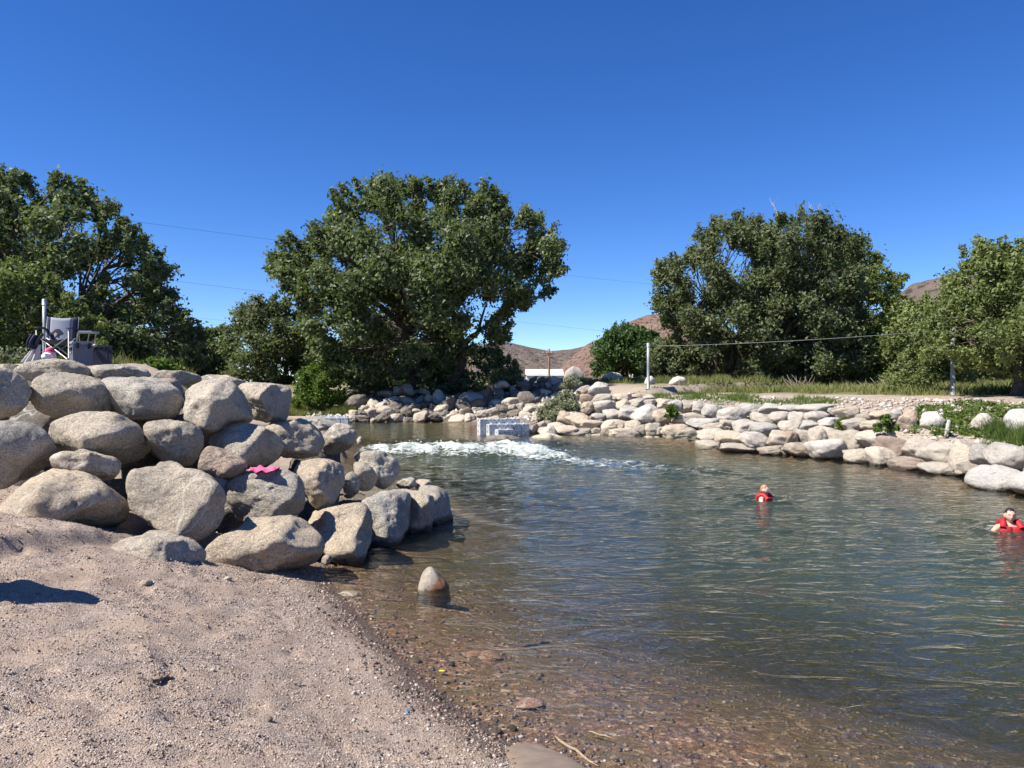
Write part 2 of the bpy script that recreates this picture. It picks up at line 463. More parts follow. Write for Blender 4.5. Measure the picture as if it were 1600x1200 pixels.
def ground_mat(name, kind):
    k = NT(name)
    pos = k.n('NewGeometry').outputs['Position']
    wetf = k.attr('wet').outputs['Fac']; gr = k.attr('grassy').outputs['Fac']; rs = k.attr('redsoil').outputs['Fac']
    big = k.noise(pos, 0.9, 4, 0.6).outputs[0]
    mid = k.noise(pos, 6, 5, 0.7).outputs[0]
    v1 = k.n('TexVoronoi', {'Vector': pos, 'Scale': 105.0, 'Randomness': 1.0})
    v2 = k.n('TexVoronoi', {'Vector': pos, 'Scale': 260.0, 'Randomness': 1.0})
    g1 = k.n('SeparateColor', {0: v1.outputs['Color']}).outputs[0]
    g1b = k.n('SeparateColor', {0: v1.outputs['Color']}).outputs[1]
    g2 = k.n('SeparateColor', {0: v2.outputs['Color']}).outputs[0]
    if kind == 'beach':
        sand = k.mix(k.mapr(big, 0.35, 0.65), (0.377, 0.281, 0.202), (0.340, 0.248, 0.184))
        gravel = k.ramp(g1, [(0.0, (0.055, 0.041, 0.033)), (0.22, (0.184, 0.138, 0.110)), (0.6, (0.368, 0.276, 0.221)), (0.85, (0.442, 0.363, 0.299)), (1.0, (0.607, 0.561, 0.506))])
        gravel = k.mix(0.40, gravel, k.ramp(g2, [(0, (0.064, 0.046, 0.037)), (0.5, (0.340, 0.258, 0.207)), (1, (0.570, 0.497, 0.423))]))
        base = k.mix(k.mapr(k.noise(pos, 1.6, 5, 0.7).outputs[0], 0.36, 0.56, .25, 1.0), sand, gravel)
        base = k.mix(k.mapr(mid, 0.54, 0.70, 0, 0.6), base, (0.175, 0.124, 0.092))
        wetc = k.mix(0.75, k.mix(1.0, base, (0.386, 0.331, 0.276), 'MULTIPLY'), k.ramp(g1, [(0.0, (0.028, 0.022, 0.018)), (0.5, (0.078, 0.055, 0.041)), (0.9, (0.147, 0.092, 0.064)), (1.0, (0.230, 0.193, 0.156))]))
        base = k.mix(wetf, base, wetc)
        rough = k.mapr(wetf, 0, 1, 0.9, 0.4)
    elif kind == 'bed':
        peb = k.ramp(g1, [(0.0, (0.059, 0.038, 0.026)), (0.4, (0.177, 0.107, 0.067)), (0.7, (0.270, 0.163, 0.104)), (0.88, (0.387, 0.209, 0.139)), (1.0, (0.606, 0.461, 0.334))])
        v3 = k.n('TexVoronoi', {'Vector': pos, 'Scale': 17.0})
        g3 = k.n('SeparateColor', {0: v3.outputs['Color']}).outputs[0]
        peb2 = k.ramp(g3, [(0.0, (0.085, 0.054, 0.033)), (0.55, (0.203, 0.127, 0.077)), (0.8, (0.320, 0.172, 0.112)), (0.93, (0.438, 0.328, 0.224)), (1.0, (0.673, 0.521, 0.392))])
        base = k.mix(k.mapr(mid, 0.4, 0.6, 0.35, 0.85), peb, peb2)
        v4 = k.n('TexVoronoi', {'Vector': pos, 'Scale': 34.0}); g4 = k.n('SeparateColor', {0: v4.outputs['Color']}).outputs[0]
        base = k.mix(.55, base, k.mix(1.0, base, k.ramp(g4, [(0, (.25, .25, .26)), (.5, (.85, .82, .8)), (.85, (1.5, 1.4, 1.3)), (1, (2.6, 2.4, 2.1))]), 'MULTIPLY'))
        base = k.mix(k.mapr(k.n('TexVoronoi', {'Vector': pos, 'Scale': 17.0}, feature='DISTANCE_TO_EDGE').outputs[0], 0.0, 0.10, .5, 0), base, (.03, .022, .016))
        algae = k.noise(pos, 1.1, 4, 0.6, 0.6).outputs[0]
        base = k.mix(k.mapr(algae, 0.42, 0.68, 0.0, 0.7), base, (0.118, 0.093, 0.030))
        rough = 0.55
    else:
        soil = k.mix(k.mapr(big, 0.4, 0.6), (0.31, 0.25, 0.19), (0.36, 0.31, 0.25))
        soil = k.mix(k.math('MULTIPLY', rs, .5), soil, (0.36, 0.25, 0.185))
        soil = k.mix(k.mapr(g1, 0.5, 1.0, 0, 0.5), soil, (0.5, 0.45, 0.38))
        soil = k.mix(k.mapr(mid, 0.5, 0.75, 0, 0.5), soil, (0.17, 0.125, 0.09))
        grass = k.mix(k.mapr(mid, 0.4, 0.6), (0.085, 0.095, 0.030), (0.17, 0.15, 0.06))
        base = k.mix(k.math('MULTIPLY', gr, 0.85), soil, grass)
        base = k.mix(k.math('MULTIPLY', wetf, .85), base, (0.085, 0.066, 0.046))
        rough = 0.95
    n1 = k.bump(mid, 0.5, 0.03)
    n2 = k.bump(v1.outputs['Distance'], 0.8, -0.008, n1) if kind != 'ground' else k.bump(g1, 0.5, 0.02, n1)
    n3 = k.bump(g2, 0.6, 0.004, n2)
    return k.done(k.n('BsdfPrincipled', {'Base Color': base, 'Roughness': rough, 'Specular IOR Level': 0.3, 'Normal': n3}).outputs[0])

def sub_sheet(name, mask, mat, kind='structure'):
    q = quads[mask]
    used, inv = np.unique(q, return_inverse=True)
    v = np.stack([gxf[used], gyf[used], GZ[used]], 1)
    me = np_mesh(name, v, inv.reshape(-1, 4), True, {'wet': wet[used], 'grassy': grassy[used], 'redsoil': redsoil[used]})
    return props(link(name, me, mat), kind=kind)
is_bed = qc_sd < -0.02
is_beach = (~is_bed) & (qy < 11.5) & (qx < 5)
beach = sub_sheet('beach', is_beach, ground_mat('beach_gravel', 'beach'))
bed = sub_sheet('riverbed', is_bed, ground_mat('riverbed_pebbles', 'bed'))
ground = sub_sheet('ground', ~(is_bed | is_beach), ground_mat('bank_soil', 'ground'))

# ------------------------------------------------------------------ water
SWIM = [((1194-800)/181*2.5, 3005/181.), ((1578-800)/227*2.5, 3005/227.)]
def build_water():
    ys = [0.5]
    while ys[-1] < 47:
        y = ys[-1]; ys.append(y+max(0.045, min(0.0085*y, 0.13)))
    ys = np.array(ys)
    us = np.linspace(-0.75, 0.95, 300)
    Y = np.repeat(ys[:, None], len(us), 1)
    X = us[None, :]*(Y+4.5)
    X = np.clip(X, -21, 14.5)
    x, y = X.ravel(), Y.ravel()
    lvl = water_level(x, y)
    t = terrain(x, y)
    dep = lvl-t
    # ripples, running down and to the right
    cx, cy = x*0.86+y*0.5, -x*0.5+y*0.86
    calm = sstep(0.0, 0.35, dep)
    rap = np.exp(-((y-27.0-0.10*(x+2))/1.15)**2)*sstep(-6.0, -3.8, x)*sstep(3.5, -0.2, x)
    tail_c = 26.3-0.86*(x-0.5)                                       # the foam tail bends down to the right
    tail = np.exp(-((y-tail_c)/1.5)**2)*sstep(-1.0, 0.8, x)*sstep(8.5, 1.5, x)
    amp = 0.011+0.015*sstep(7, 16, y)
    w = fbm(np.stack([x*0.8, y*1.25, x*0], 1), 3, 101)*0.9 + fbm(np.stack([x*2.1+y*0.6, y*3.6-x*0.7, x*0+3], 1), 3, 111)*0.55
    z = lvl + calm*amp*w*np.where(y > 30, 0.35, 1.0)
    rough = fbm(np.stack([x*1.5, y*1.5, x*0], 1), 4, 121, 0.6)
    z += rap*(0.20+0.22*rough)*1.0 + tail*(0.05+0.16*rough)
    hump = np.exp(-((y-27.4-0.10*(x+2))/0.7)**2)*sstep(-6, -4.5, x)*sstep(1.2, -0.5, x)
    z += hump*(0.12+0.12*vnoise(p3(x, y, 1.1), 131))
    crest = np.exp(-((y-27.3-0.10*(x+2))/0.9)**2)*sstep(-6.3, -4.3, x)*sstep(2.6, 0.2, x)
    foam = np.clip(rap*0.50+crest*0.55+tail*0.60, 0, 1)
    for sx_, sy_ in SWIM:
        rr_ = np.hypot((x-sx_), (y-sy_)*1.0)
        z += .022*np.sin(rr_*15)*np.exp(-((rr_-.45)/.4)**2)
        foam = np.clip(foam+.42*np.exp(-((rr_-.34)/.10)**2)*(1+vnoise(p3(x, y, 7), 161)), 0, 1)
    foam = np.clip(foam*(0.8+0.9*rough), 0, 1)
    # scattered flecks downstream and along the far stones
    fl = sstep(0.62, 0.9, fbm(np.stack([x*1.2, y*2.6, x*0], 1), 4, 141, 0.65))*sstep(13, 20, y)*sstep(28, 24, y)*sstep(1, 4, x)
    dd, _, _ = seg_dist(np.stack([x, y], 1), RP)
    edge = sstep(0.5, 0.05, dd)*sstep(16, 24, y)*sstep(30.5, 29, y*0+25)*0.45*(x > 2)*(y < 33)
    foam = np.clip(foam+0.6*fl+edge*np.clip(vnoise(p3(x, y, 2.0), 151)+0.2, 0, 1), 0, 1)
    ny_, nx_ = Y.shape
    a, b = np.meshgrid(np.arange(ny_-1), np.arange(nx_-1), indexing='ij')
    q = np.stack([a*nx_+b, a*nx_+b+1, (a+1)*nx_+b+1, (a+1)*nx_+b], -1).reshape(-1, 4)
    keep = (dep[q].max(1) > -0.12) & (np.ptp(x[q], axis=1) > 1e-4)
    q = q[keep]
    used, inv = np.unique(q, return_inverse=True)
    me = np_mesh('river', np.stack([x, y, z], 1)[used], inv.reshape(-1, 4), True, {'wdepth': np.maximum(dep, 0)[used], 'foam': foam[used]})
    k = NT('river_water')
    pos = k.n('NewGeometry').outputs['Position']
    d = k.attr('wdepth').outputs['Fac']; fo = k.attr('foam').outputs['Fac']
    mp = k.n('Mapping', {'Vector': pos, 'Rotation': (0, 0, math.radians(-24)), 'Scale': (0.55, 1.15, 1.0)}).outputs[0]
    r1 = k.noise(mp, 2.3, 3, 0.55, 1.3).outputs[0]
    r2 = k.noise(mp, 7.5, 3, 0.6, 1.2).outputs[0]
    r3 = k.noise(mp, 28.0, 2, 0.5, 0.3).outputs[0]
    ypos = k.n('SeparateXYZ', {0: pos}).outputs[1]
    nm = k.bump(r1, k.mapr(ypos, 6, 17, .42, .70), 0.11)
    nm = k.bump(r2, k.mapr(ypos, 8, 17, .20, .36), 0.030, nm)
    nm = k.bump(r3, 0.16, 0.006, nm)
    tr = k.n('CombineColor', {0: k.math('POWER', 0.60, d), 1: k.math('POWER', 0.66, d), 2: k.math('POWER', 0.48, d)}).outputs[0]
    transp = k.n('BsdfTransparent', {'Color': tr}).outputs[0]
    cl = k.noise(pos, 0.35, 3, 0.6, 0.4).outputs[0]
    murk = k.n('BsdfDiffuse', {'Color': k.mix(k.mapr(d, 0.5, 1.5), k.mix(k.mapr(cl, 0.35, 0.65), (0.044, 0.056, 0.030), (0.068, 0.074, 0.038)), k.mix(k.mapr(cl, 0.35, 0.65), (0.034, 0.058, 0.046), (0.055, 0.076, 0.054)))}).outputs[0]
    body = k.n('MixShader', {0: k.math('SUBTRACT', 1.0, k.math('POWER', 0.56, d)), 1: transp, 2: murk}).outputs[0]
    fres = k.n('Fresnel', {'IOR': 1.333, 'Normal': nm}).outputs[0]
    gl = k.n('BsdfGlossy', {'Color': (1, 1, 1, 1), 'Roughness': 0.07, 'Normal': nm}).outputs[0]
    surf = k.n('MixShader', {0: fres, 1: body, 2: gl}).outputs[0]
    f1 = k.noise(k.n('Mapping', {'Vector': pos, 'Scale': (1.0, 1.5, 1.0)}).outputs[0], 3.6, 7, 0.74, 1.0).outputs[0]
    ff = k.mapr(k.math('ADD', fo, k.math('MULTIPLY', k.math('SUBTRACT', f1, 0.5), 2.6)), 0.32, 0.78)
    ff = k.math('MULTIPLY', ff, k.mapr(fo, 0.02, 0.2))
    fbmp = k.bump(f1, 0.8, 0.12)
    foamsh = k.n('BsdfPrincipled', {'Base Color': k.mix(k.mapr(f1, .35, .6), (0.30, 0.38, 0.33), (0.62, 0.65, 0.63)), 'Roughness': 0.7, 'Normal': fbmp}).outputs[0]
    fin = k.n('MixShader', {0: ff, 1: surf, 2: foamsh}).outputs[0]
    return props(link('river', me, k.done(fin)), kind='structure')
build_water()

# ------------------------------------------------------------------ rocks
def rock_unit(seed, sub, facets=7, sharp=9.0, rough=0.06, lo=0.56, hi=0.93, box=0.0):
    r0 = np.random.default_rng(seed)
    d, f = ico(sub)
    acc = np.full(len(d), 1.0)
    if box:
        q = d@np.array(Matrix.Rotation(r0.uniform(-.3, .3), 3, Vector(r0.normal(size=3))))
        acc = ((np.abs(q)**box).sum(1)**(1/box)/1.0)**sharp
    for _ in range(facets):
        n = r0.normal(size=3); n /= np.linalg.norm(n)
        h = r0.uniform(lo, hi)
        c = np.maximum(d@n, 0.0)
        acc += (c/h)**sharp
    r = acc**(-1.0/sharp)
    r *= 1+0.09*vnoise(d*1.3+seed*3.7, seed)+rough*fbm(d*2.8+seed, 5, seed+5, 0.6)
    r *= 1+rough*0.5*np.minimum(0, fbm(d*6.5+seed*1.7, 3, seed+9)+0.1)
    if sub >= 4:                                     # cracks and ledges
        w = d+.18*np.stack([vnoise(d*2.2+seed, seed+21), vnoise(d*2.2+seed, seed+22), vnoise(d*2.2+seed, seed+23)], 1)
        k1 = np.abs(vnoise(w*1.9+seed*.7, seed+31))
        r *= 1-.045*np.clip(1-k1/.06, 0, 1)*(vnoise(d*1.6+seed, seed+33) > -.05)
        k2 = vnoise(w*np.array([1.2, 1.2, 3.6])+seed*.9, seed+35)
        r *= 1+.014*np.tanh(k2*9)
    return d*r[:, None], f

def poly_radius(poly, c, th):
    """distance from c to the polygon's outline in each direction th"""
    P = np.array(poly, float)-c
    out = np.zeros(len(th)); n = len(P)
    dx, dy = np.cos(th), np.sin(th)
    for i in range(n):
        a, b = P[i], P[(i+1) % n]; e = b-a
        den = dx*e[1]-dy*e[0]
        den = np.where(np.abs(den) < 1e-9, 1e-9, den)
        t = (a[0]*e[1]-a[1]*e[0])/den
        u = (a[0]*dy-a[1]*dx)/den
        ok = (t > 0) & (u >= -1e-6) & (u <= 1+1e-6)
        out = np.where(ok, np.maximum(out, t), out)
    return out

def circ_smooth(v, k):
    w = np.hanning(2*k+3)[1:-1]; w /= w.sum()
    return np.convolve(np.concatenate([v[-k:], v, v[:k]]), w, 'valid')

def fitted_rock(name, poly, D, mat, seed, depth=None, sub=5, facets=8, sharp=9, rough=0.06, label=None, cat='boulder', group=None, box=0.0):
    P = np.array(poly, float)
    lo, hi = P.min(0), P.max(0); c = (lo+hi)/2
    if D is None: D = hit(c[0], hi[1]-2).y+.25
    az = math.atan((c[0]-800)/FPX)
    kx = D/FPX*math.cos(az); kz = D/FPX
    Q = np.stack([P[:, 0]*kx, -P[:, 1]*kz], 1); qc = np.array([c[0]*kx, -c[1]*kz])
    nb = 96
    th = (np.arange(nb)+0.5)/nb*2*np.pi
    T = circ_smooth(poly_radius(Q, qc, th), 3)
    v, f = rock_unit(seed, sub, facets, sharp, rough, box=box)
    dense = v if sub >= 5 else rock_unit(seed, 5, facets, sharp, rough, box=box)[0]
    dang = np.arctan2(dense[:, 2], dense[:, 0]) % (2*np.pi); drad = np.hypot(dense[:, 0], dense[:, 2])
    ang = np.arctan2(v[:, 2], v[:, 0]) % (2*np.pi)
    rad = np.hypot(v[:, 0], v[:, 2])
    b = np.minimum((dang/(2*np.pi)*nb).astype(int), nb-1)
    Sx = np.zeros(nb); np.maximum.at(Sx, b, drad)
    Sx = circ_smooth(Sx, 2)
    ratio = T/np.maximum(Sx, 0.05)
    k = np.interp(ang, np.concatenate([[th[-1]-2*np.pi], th, [th[0]+2*np.pi]]), np.concatenate([[ratio[-1]], ratio, [ratio[0]]]))
    hw, hh = (hi-lo)/2*np.array([kx, kz])
    dp = depth if depth is not None else 0.5*(hw+hh)*1.05
    # near the front and back poles the outline must not pinch: blend to the mean
    pole = np.clip(rad/ (np.linalg.norm(v, axis=1)+1e-9), 0, 1)
    kk = ratio.mean()*(1-pole**2)+k*pole**2
    w = np.stack([v[:, 0]*kk, v[:, 1]*dp, v[:, 2]*kk], 1)
    ca, sa = math.cos(-az), math.sin(-az)
    w = np.stack([w[:, 0]*ca-w[:, 1]*sa, w[:, 0]*sa+w[:, 1]*ca, w[:, 2]], 1)
    me = np_mesh(name, w, f, True)
    o = link(name, me, mat, None, at(c[0], c[1], D))
    return props(o, label, cat, group)

LG = 'boulders stacked beside the beach'
r_, g_, p_ = M['rock'], M['rock_grey'], M['rock_pink']
LEFT = [
 ([(-30,583),(0,573),(22,580),(42,592),(49,615),(44,635),(25,650),(0,655),(-25,652),(-40,615)], 11.0, g_, 'grey boulder cut by the left picture edge, just left of the big speckled one', .55),
 ([(44,603),(50,590),(70,582),(100,582),(140,588),(170,600),(188,615),(191,628),(183,645),(160,650),(120,650),(85,652),(60,642),(47,622)], 11.7, r_, 'wide rounded speckled boulder right below the camp chair', .6),
 ([(150,595),(165,589),(200,590),(240,590),(265,596),(282,610),(290,628),(283,645),(275,656),(225,657),(190,652),(165,632)], 12.0, g_, 'grey flat-topped boulder with a dark shaded front in the top row', .6),
 ([(286,607),(300,598),(330,591),(350,593),(372,602),(385,622),(397,650),(396,662),(375,666),(350,674),(325,681),(300,668),(286,650),(289,625)], 11.9, r_, 'tall angular boulder with a raised ridge and a deep dark hollow beneath', .6),
 ([(368,601),(395,597),(425,599),(448,603),(457,606),(456,622),(451,650),(447,660),(415,660),(393,655),(385,630),(376,612)], 12.8, g_, 'square-edged grainy boulder at the right end of the top row', .5),
 ([(68,672),(80,660),(100,650),(130,642),(165,643),(200,652),(225,668),(238,690),(238,705),(228,718),(210,726),(190,729),(150,722),(110,710),(80,695)], 10.8, r_, 'large smooth dome-shaped boulder in the middle of the stack', .7),
 ([(220,662),(232,657),(265,656),(295,659),(312,667),(320,682),(318,700),(308,720),(298,728),(270,728),(250,717),(235,697),(228,677)], 11.1, r_, 'boulder with a thin pale vein across its top, right of the large dome', .5),
 ([(-35,690),(-20,662),(0,655),(25,657),(52,661),(62,672),(80,690),(94,705),(85,725),(60,742),(30,755),(5,768),(-20,765),(-38,740)], 10.2, g_, 'blocky grey boulder at the left edge above the lowest big boulder', .6),
 ([(78,708),(100,703),(140,708),(165,712),(185,714),(193,728),(190,740),(178,752),(150,752),(120,745),(92,736),(78,722)], 10.0, r_, 'flat cracked slab-like boulder wedged under the large dome', .35),
 ([(-8,800),(5,780),(30,760),(60,745),(95,735),(130,738),(165,750),(195,775),(210,790),(208,808),(195,830),(170,838),(130,840),(90,836),(40,832),(0,832),(-15,818)], 9.5, r_, 'huge low boulder with a scooped hollow, resting on the sand at far left', .85),
 ([(197,737),(210,728),(240,731),(280,730),(315,733),(338,748),(350,770),(348,800),(335,822),(300,835),(270,838),(240,828),(215,805),(200,775)], 9.9, g_, 'broad boulder with a diagonal facet and dark right side, beside the huge low one', .65),
 ([(308,727),(315,705),(325,695),(345,700),(372,710),(386,722),(388,733),(378,743),(350,748),(325,742),(310,736)], 10.7, p_, 'small smooth pinkish boulder left of the pink cloth', .3),
 ([(323,688),(335,674),(355,663),(380,660),(405,665),(430,675),(443,690),(446,700),(440,715),(430,727),(405,731),(375,724),(345,710),(328,702)], 11.8, r_, 'rounded boulder with reddish underside just above the pink cloth', .5),
 ([(412,668),(425,658),(460,656),(485,657),(500,668),(511,685),(508,700),(497,714),(465,718),(440,716),(428,702),(415,684)], 12.9, r_, 'smooth tan boulder above the middle ledge, right of the reddish-bottomed one', .5),
 ([(505,680),(515,668),(525,660),(545,663),(556,672),(559,680),(550,700),(535,708),(515,713),(500,712),(497,696)], 14.0, r_, 'split-topped boulder at the outer right end, near the white rapid', .45),
 ([(448,661),(470,652),(500,653),(525,660),(540,672),(500,671),(470,667)], 15.4, g_, 'thin pale flat rock behind the right end of the stack', .8),
 ([(350,762),(355,745),(375,736),(410,734),(445,733),(468,742),(475,755),(477,775),(478,795),(470,807),(450,813),(410,817),(380,814),(360,798),(350,777)], 10.9, r_, 'egg-shaped boulder carrying the pink cloth on its top', .6),
 ([(455,732),(465,720),(490,717),(515,720),(535,727),(541,740),(540,755),(530,775),(515,790),(500,795),(485,784),(470,768),(460,748)], 12.0, r_, 'rounded boulder immediately right of the one with the pink cloth', .55),
 ([(537,742),(550,734),(560,742),(564,755),(560,770),(548,780),(538,778),(534,757)], 12.7, g_, 'narrow dark boulder squeezed into the middle row of the stack', .35),
 ([(551,722),(570,721),(582,730),(590,745),(588,756),(578,767),(563,768),(556,748)], 13.2, r_, 'small notched boulder just left of the round one by the water', .4),
 ([(549,714),(560,704),(580,701),(600,705),(618,715),(625,728),(622,745),(612,760),(600,766),(588,758),(578,738),(563,724)], 14.0, r_, 'round pale boulder overlooking the open water in the second row', .5),
 ([(310,847),(340,832),(385,820),(420,813),(460,811),(475,815),(482,826),(500,835),(510,850),(510,867),(480,884),(440,892),(400,896),(370,896),(350,884),(325,865)], 9.8, r_, 'long wedge-shaped boulder lying on the gravel at the foot of the stack', .6),
 ([(474,838),(486,822),(506,796),(535,786),(565,782),(578,790),(583,808),(580,835),(570,856),(540,868),(520,866),(500,856),(485,848)], 11.3, r_, 'upright slanted boulder with a lit flat face at the water corner', .7),
 ([(556,790),(566,776),(592,766),(622,764),(640,772),(645,790),(640,816),(622,834),(590,842),(574,842),(566,815)], 12.5, g_, 'lowest-row boulder standing in the water right of the upright slanted one', .8),
 ([(606,770),(625,761),(655,760),(676,770),(680,790),(674,812),(650,822),(628,820),(618,795)], 13.5, r_, 'second boulder from the tip of the stack, standing in the water', .8),
 ([(646,764),(662,756),(686,759),(700,774),(708,795),(706,810),(686,816),(664,812),(656,785)], 14.2, g_, 'dark wet boulder forming the outermost tip of the stack', .7),
 ([(618,754),(630,746),(648,747),(653,757),(640,764),(622,762)], 14.7, r_, 'small flat stone resting on top of the outer low row', .4),
 ([(645,754),(655,749),(672,750),(679,758),(668,764),(650,763)], 15.1, r_, 'little flat stone behind the outermost wet boulder', .4),
 ([(158,852),(185,842),(230,838),(265,836),(300,845),(322,860),(326,877),(318,890),(290,898),(250,898),(220,895),(185,878)], 8.9, g_, 'low greyish boulder half buried in the sand in front of the stack', .55),
 ([(20,580),(35,568),(70,561),(110,562),(130,568),(148,575),(152,590),(130,598),(80,600),(40,595)], 12.9, r_, 'long low boulder right under the grey cooler, crowning the stack', .55),
 ([(138,575),(165,569),(200,571),(225,575),(238,583),(236,594),(190,600),(150,597)], 13.4, g_, 'low grey boulder on the crest right of the coolers', .45),
 ([(238,587),(250,578),(280,580),(310,584),(320,596),(280,604),(245,602)], 14.0, r_, 'small pale boulder on the crest behind the reddish block', .4),
 ([(243,592),(262,588),(280,595),(288,612),(285,627),(265,622),(250,607)], 12.9, p_, 'reddish pink block peeking out between two grey top boulders', .35),
 ([(305,592),(325,585),(355,587),(372,592),(392,598),(360,606),(315,606)], 14.6, g_, 'thin flat crest rock behind the tall angular boulder', .5),
]
for i, (poly, D, mt, lab, dp) in enumerate(LEFT):
    if 21 <= i <= 25:
        y0 = max(p[1] for p in poly); ym = (y0+min(p[1] for p in poly))/2
        ext = (.10, .30, .45, .55, .6)[i-21]*FPX/D
        poly = [(a, b+ext*max(0, (b-ym)/(y0-ym))) for a, b in poly]
    w = max(p[0] for p in poly)-min(p[0] for p in poly)
    fitted_rock('boulder', poly, D, mt, 300+i*7, dp, 5 if w > 60 else 4, 12, (20, 34, 16)[i % 3], 0.05, lab, 'boulder', LG, 5.0 if i in (3, 4, 7, 8, 10, 21, 22, 23, 24, 25) else 0.0)
fitted_rock('stone', [(500,880),(505,869),(515,866),(521,875),(513,884)], 9.7, p_, 77, None, 3, 6, 9, .05, 'small pinkish stone at the water edge below the wedge-shaped boulder', 'stone')
fitted_rock('pointed_rock', [(650,940),(653,918),(658,900),(664,889),(671,883),(678,887),(688,900),(697,910),(702,921),(705,945),(690,958),(660,955)], 9.45, M['rock_orange'], 78, .17, 4, 1, 6, .035, 'pointed white and orange rock standing alone in the shallow water', 'rock')
fitted_rock('stone', [(557,688),(562,681),(568,685),(567,695),(559,696)], 16.5, g_, 79, None, 3, 6, 9, .05, 'small dark stone at the river edge beyond the split-topped boulder', 'stone')
# stand-in boulder added out of frame, tapered so its shadow falls on the sand
ob = fitted_rock('boulder', [(-250,905),(-225,800),(-170,690),(-125,635),(-98,645),(-80,740),(-66,860),(-80,945),(-120,975),(-220,965)], 5.95, g_, 955, .45, 4, 8, 9, .06, 'upright boulder added just beyond the left picture edge to cast a shadow on the sand', 'boulder')

# ------------------------------------------------------------------ stones of the right bank wall
proto_stone = []
for st in range(20):
    v, f = rock_unit(700+st*13, 4, 9, 30, 0.075, 0.74, 1.0, (3.2, 4.2, 3.6, 2.8)[st % 4])
    q0 = np.random.default_rng(900+st)
    v = v/np.ptp(v, axis=0)*2.0
    v[:, 0] *= 1+q0.uniform(-.28, .28)*v[:, 2]; v[:, 2] *= 1+q0.uniform(-.30, .30)*v[:, 0]; v[:, 1] *= 1+q0.uniform(-.2, .2)*v[:, 0]
    v[:, 2] += q0.uniform(-.18, .18)*v[:, 0]
    v = v-(v.max(0)+v.min(0))/2
    v = v/np.ptp(v, axis=0)*2.0
    proto_stone.append(np_mesh('stone', v, f, True))

DW = ([760, 830, 900, 1000, 1100, 1200, 1300, 1400, 1500, 1600, 1720], [30.2, 31.2, 32.2, 31.1, 29.5, 27.3, 25.3, 22.8, 20.4, 17.7, 16.0])
def dwater(px): return float(np.interp(px, *DW))

wall = empty('boulder_wall', (8.5, 30.5, 0.0), 'terraced wall of pale stacked boulders along the right river bank', 'rock wall')
wall_inv = Matrix.Translation((-8.5, -30.5, 0.0))
stone_n = 0
def place_stone(parent, base, px, py, D, wpx, hpx, mat, r0, tilt=0.0, depth=None):
    global stone_n
    me = proto_stone[stone_n % len(proto_stone)]
    key = (me.name, mat.name)
    if key not in _mm:
        m2 = me.copy(); m2.name = 'stone'; m2.materials.append(mat); _mm[key] = m2
    o = bpy.data.objects.new('stone', _mm[key])
    COL.objects.link(o)
    o.parent = parent
    c = at(px, py, D)
    o.location = c-base
    sx, sz = wpx*D/FPX/2, hpx*D/FPX/2
    o.rotation_euler = (r0.uniform(-.12, .12), tilt, math.radians(r0.uniform(-12, 12))+(math.pi if r0.random() < .5 else 0))
    o.scale = (sx, depth if depth else max(0.25, 0.5*(sx+sz)*r0.uniform(1.1, 1.4)), sz)
    stone_n += 1
    return o
_mm = {}
COURSES = [
 (0.35, [(832,676,12),(905,676,14)], 2.4, 'w'), (1.0, [(838,667,12),(905,663,14)], 2.2, 'w'), (1.8, [(845,657,13),(905,650,15)], 1.8, 'm'),
 (0.15, [(850,683,16),(900,684,17),(1000,690,17),(1100,697,17),(1200,703,20),(1300,713,24),(1400,727,28),(1475,745,22)], 2.1, 'w'),
 (0.8, [(895,664,20),(1000,668,25),(1100,679,24),(1200,686,25),(1300,697,30),(1400,707,40),(1500,715,52),(1600,722,56),(1680,726,58)], 1.5, 'w'),
 (1.9, [(898,646,22),(1000,650,26),(1100,662,23),(1200,670,25),(1300,679,27),(1375,684,28)], 1.65, 'm'),
 (3.0, [(905,626,22),(1000,635,23),(1100,647,22),(1200,656,24),(1300,664,25),(1405,668,30)], 1.55, 'm'),
 (4.2, [(930,607,18),(1000,621,18),(1100,635,17),(1200,643,20),(1300,650,19),(1380,654,22)], 1.7, 'g'),
]
r1 = np.random.default_rng(21)
def wall_stones(txt, x0, y0):
    for it in txt.split():
        q = [float(v) for v in it.split(',')]
        xa, ya, xb, yb = x0+q[0]/4.2, y0+q[1]/4.2, x0+q[2]/4.2, y0+q[3]/4.2
        cx, cy = (xa+xb)/2, (ya+yb)/2
        pr = sorted((np.interp(cx, [p[0] for p in c[1]], [p[1] for p in c[1]]), c[0]) for c in COURSES if c[1][0][0]-70 <= cx <= c[1][-1][0]+120)
        off = float(np.interp(cy, [p[0] for p in pr], [p[1] for p in pr]))
        u = r1.random()
        mt = M['rock_far'] if u < .66 else (M['rock_white'] if u < .84 else M['rock_pink'] if u < .89 else M['rock'])
        if off > 3 and u > .3 and cx > 1050: mt = M['rock_white']
        # the outline sits on the stone's rim, so a stone is a little taller than what shows of it
        place_stone(wall, Vector((8.5, 30.5, 0)), cx, cy+.6, dwater(cx)+off+r1.uniform(-.06, .06), (xb-xa)*1.15, (yb-ya)*1.24, mt, r1, q[4] if len(q) > 4 else r1.uniform(-.08, .08))
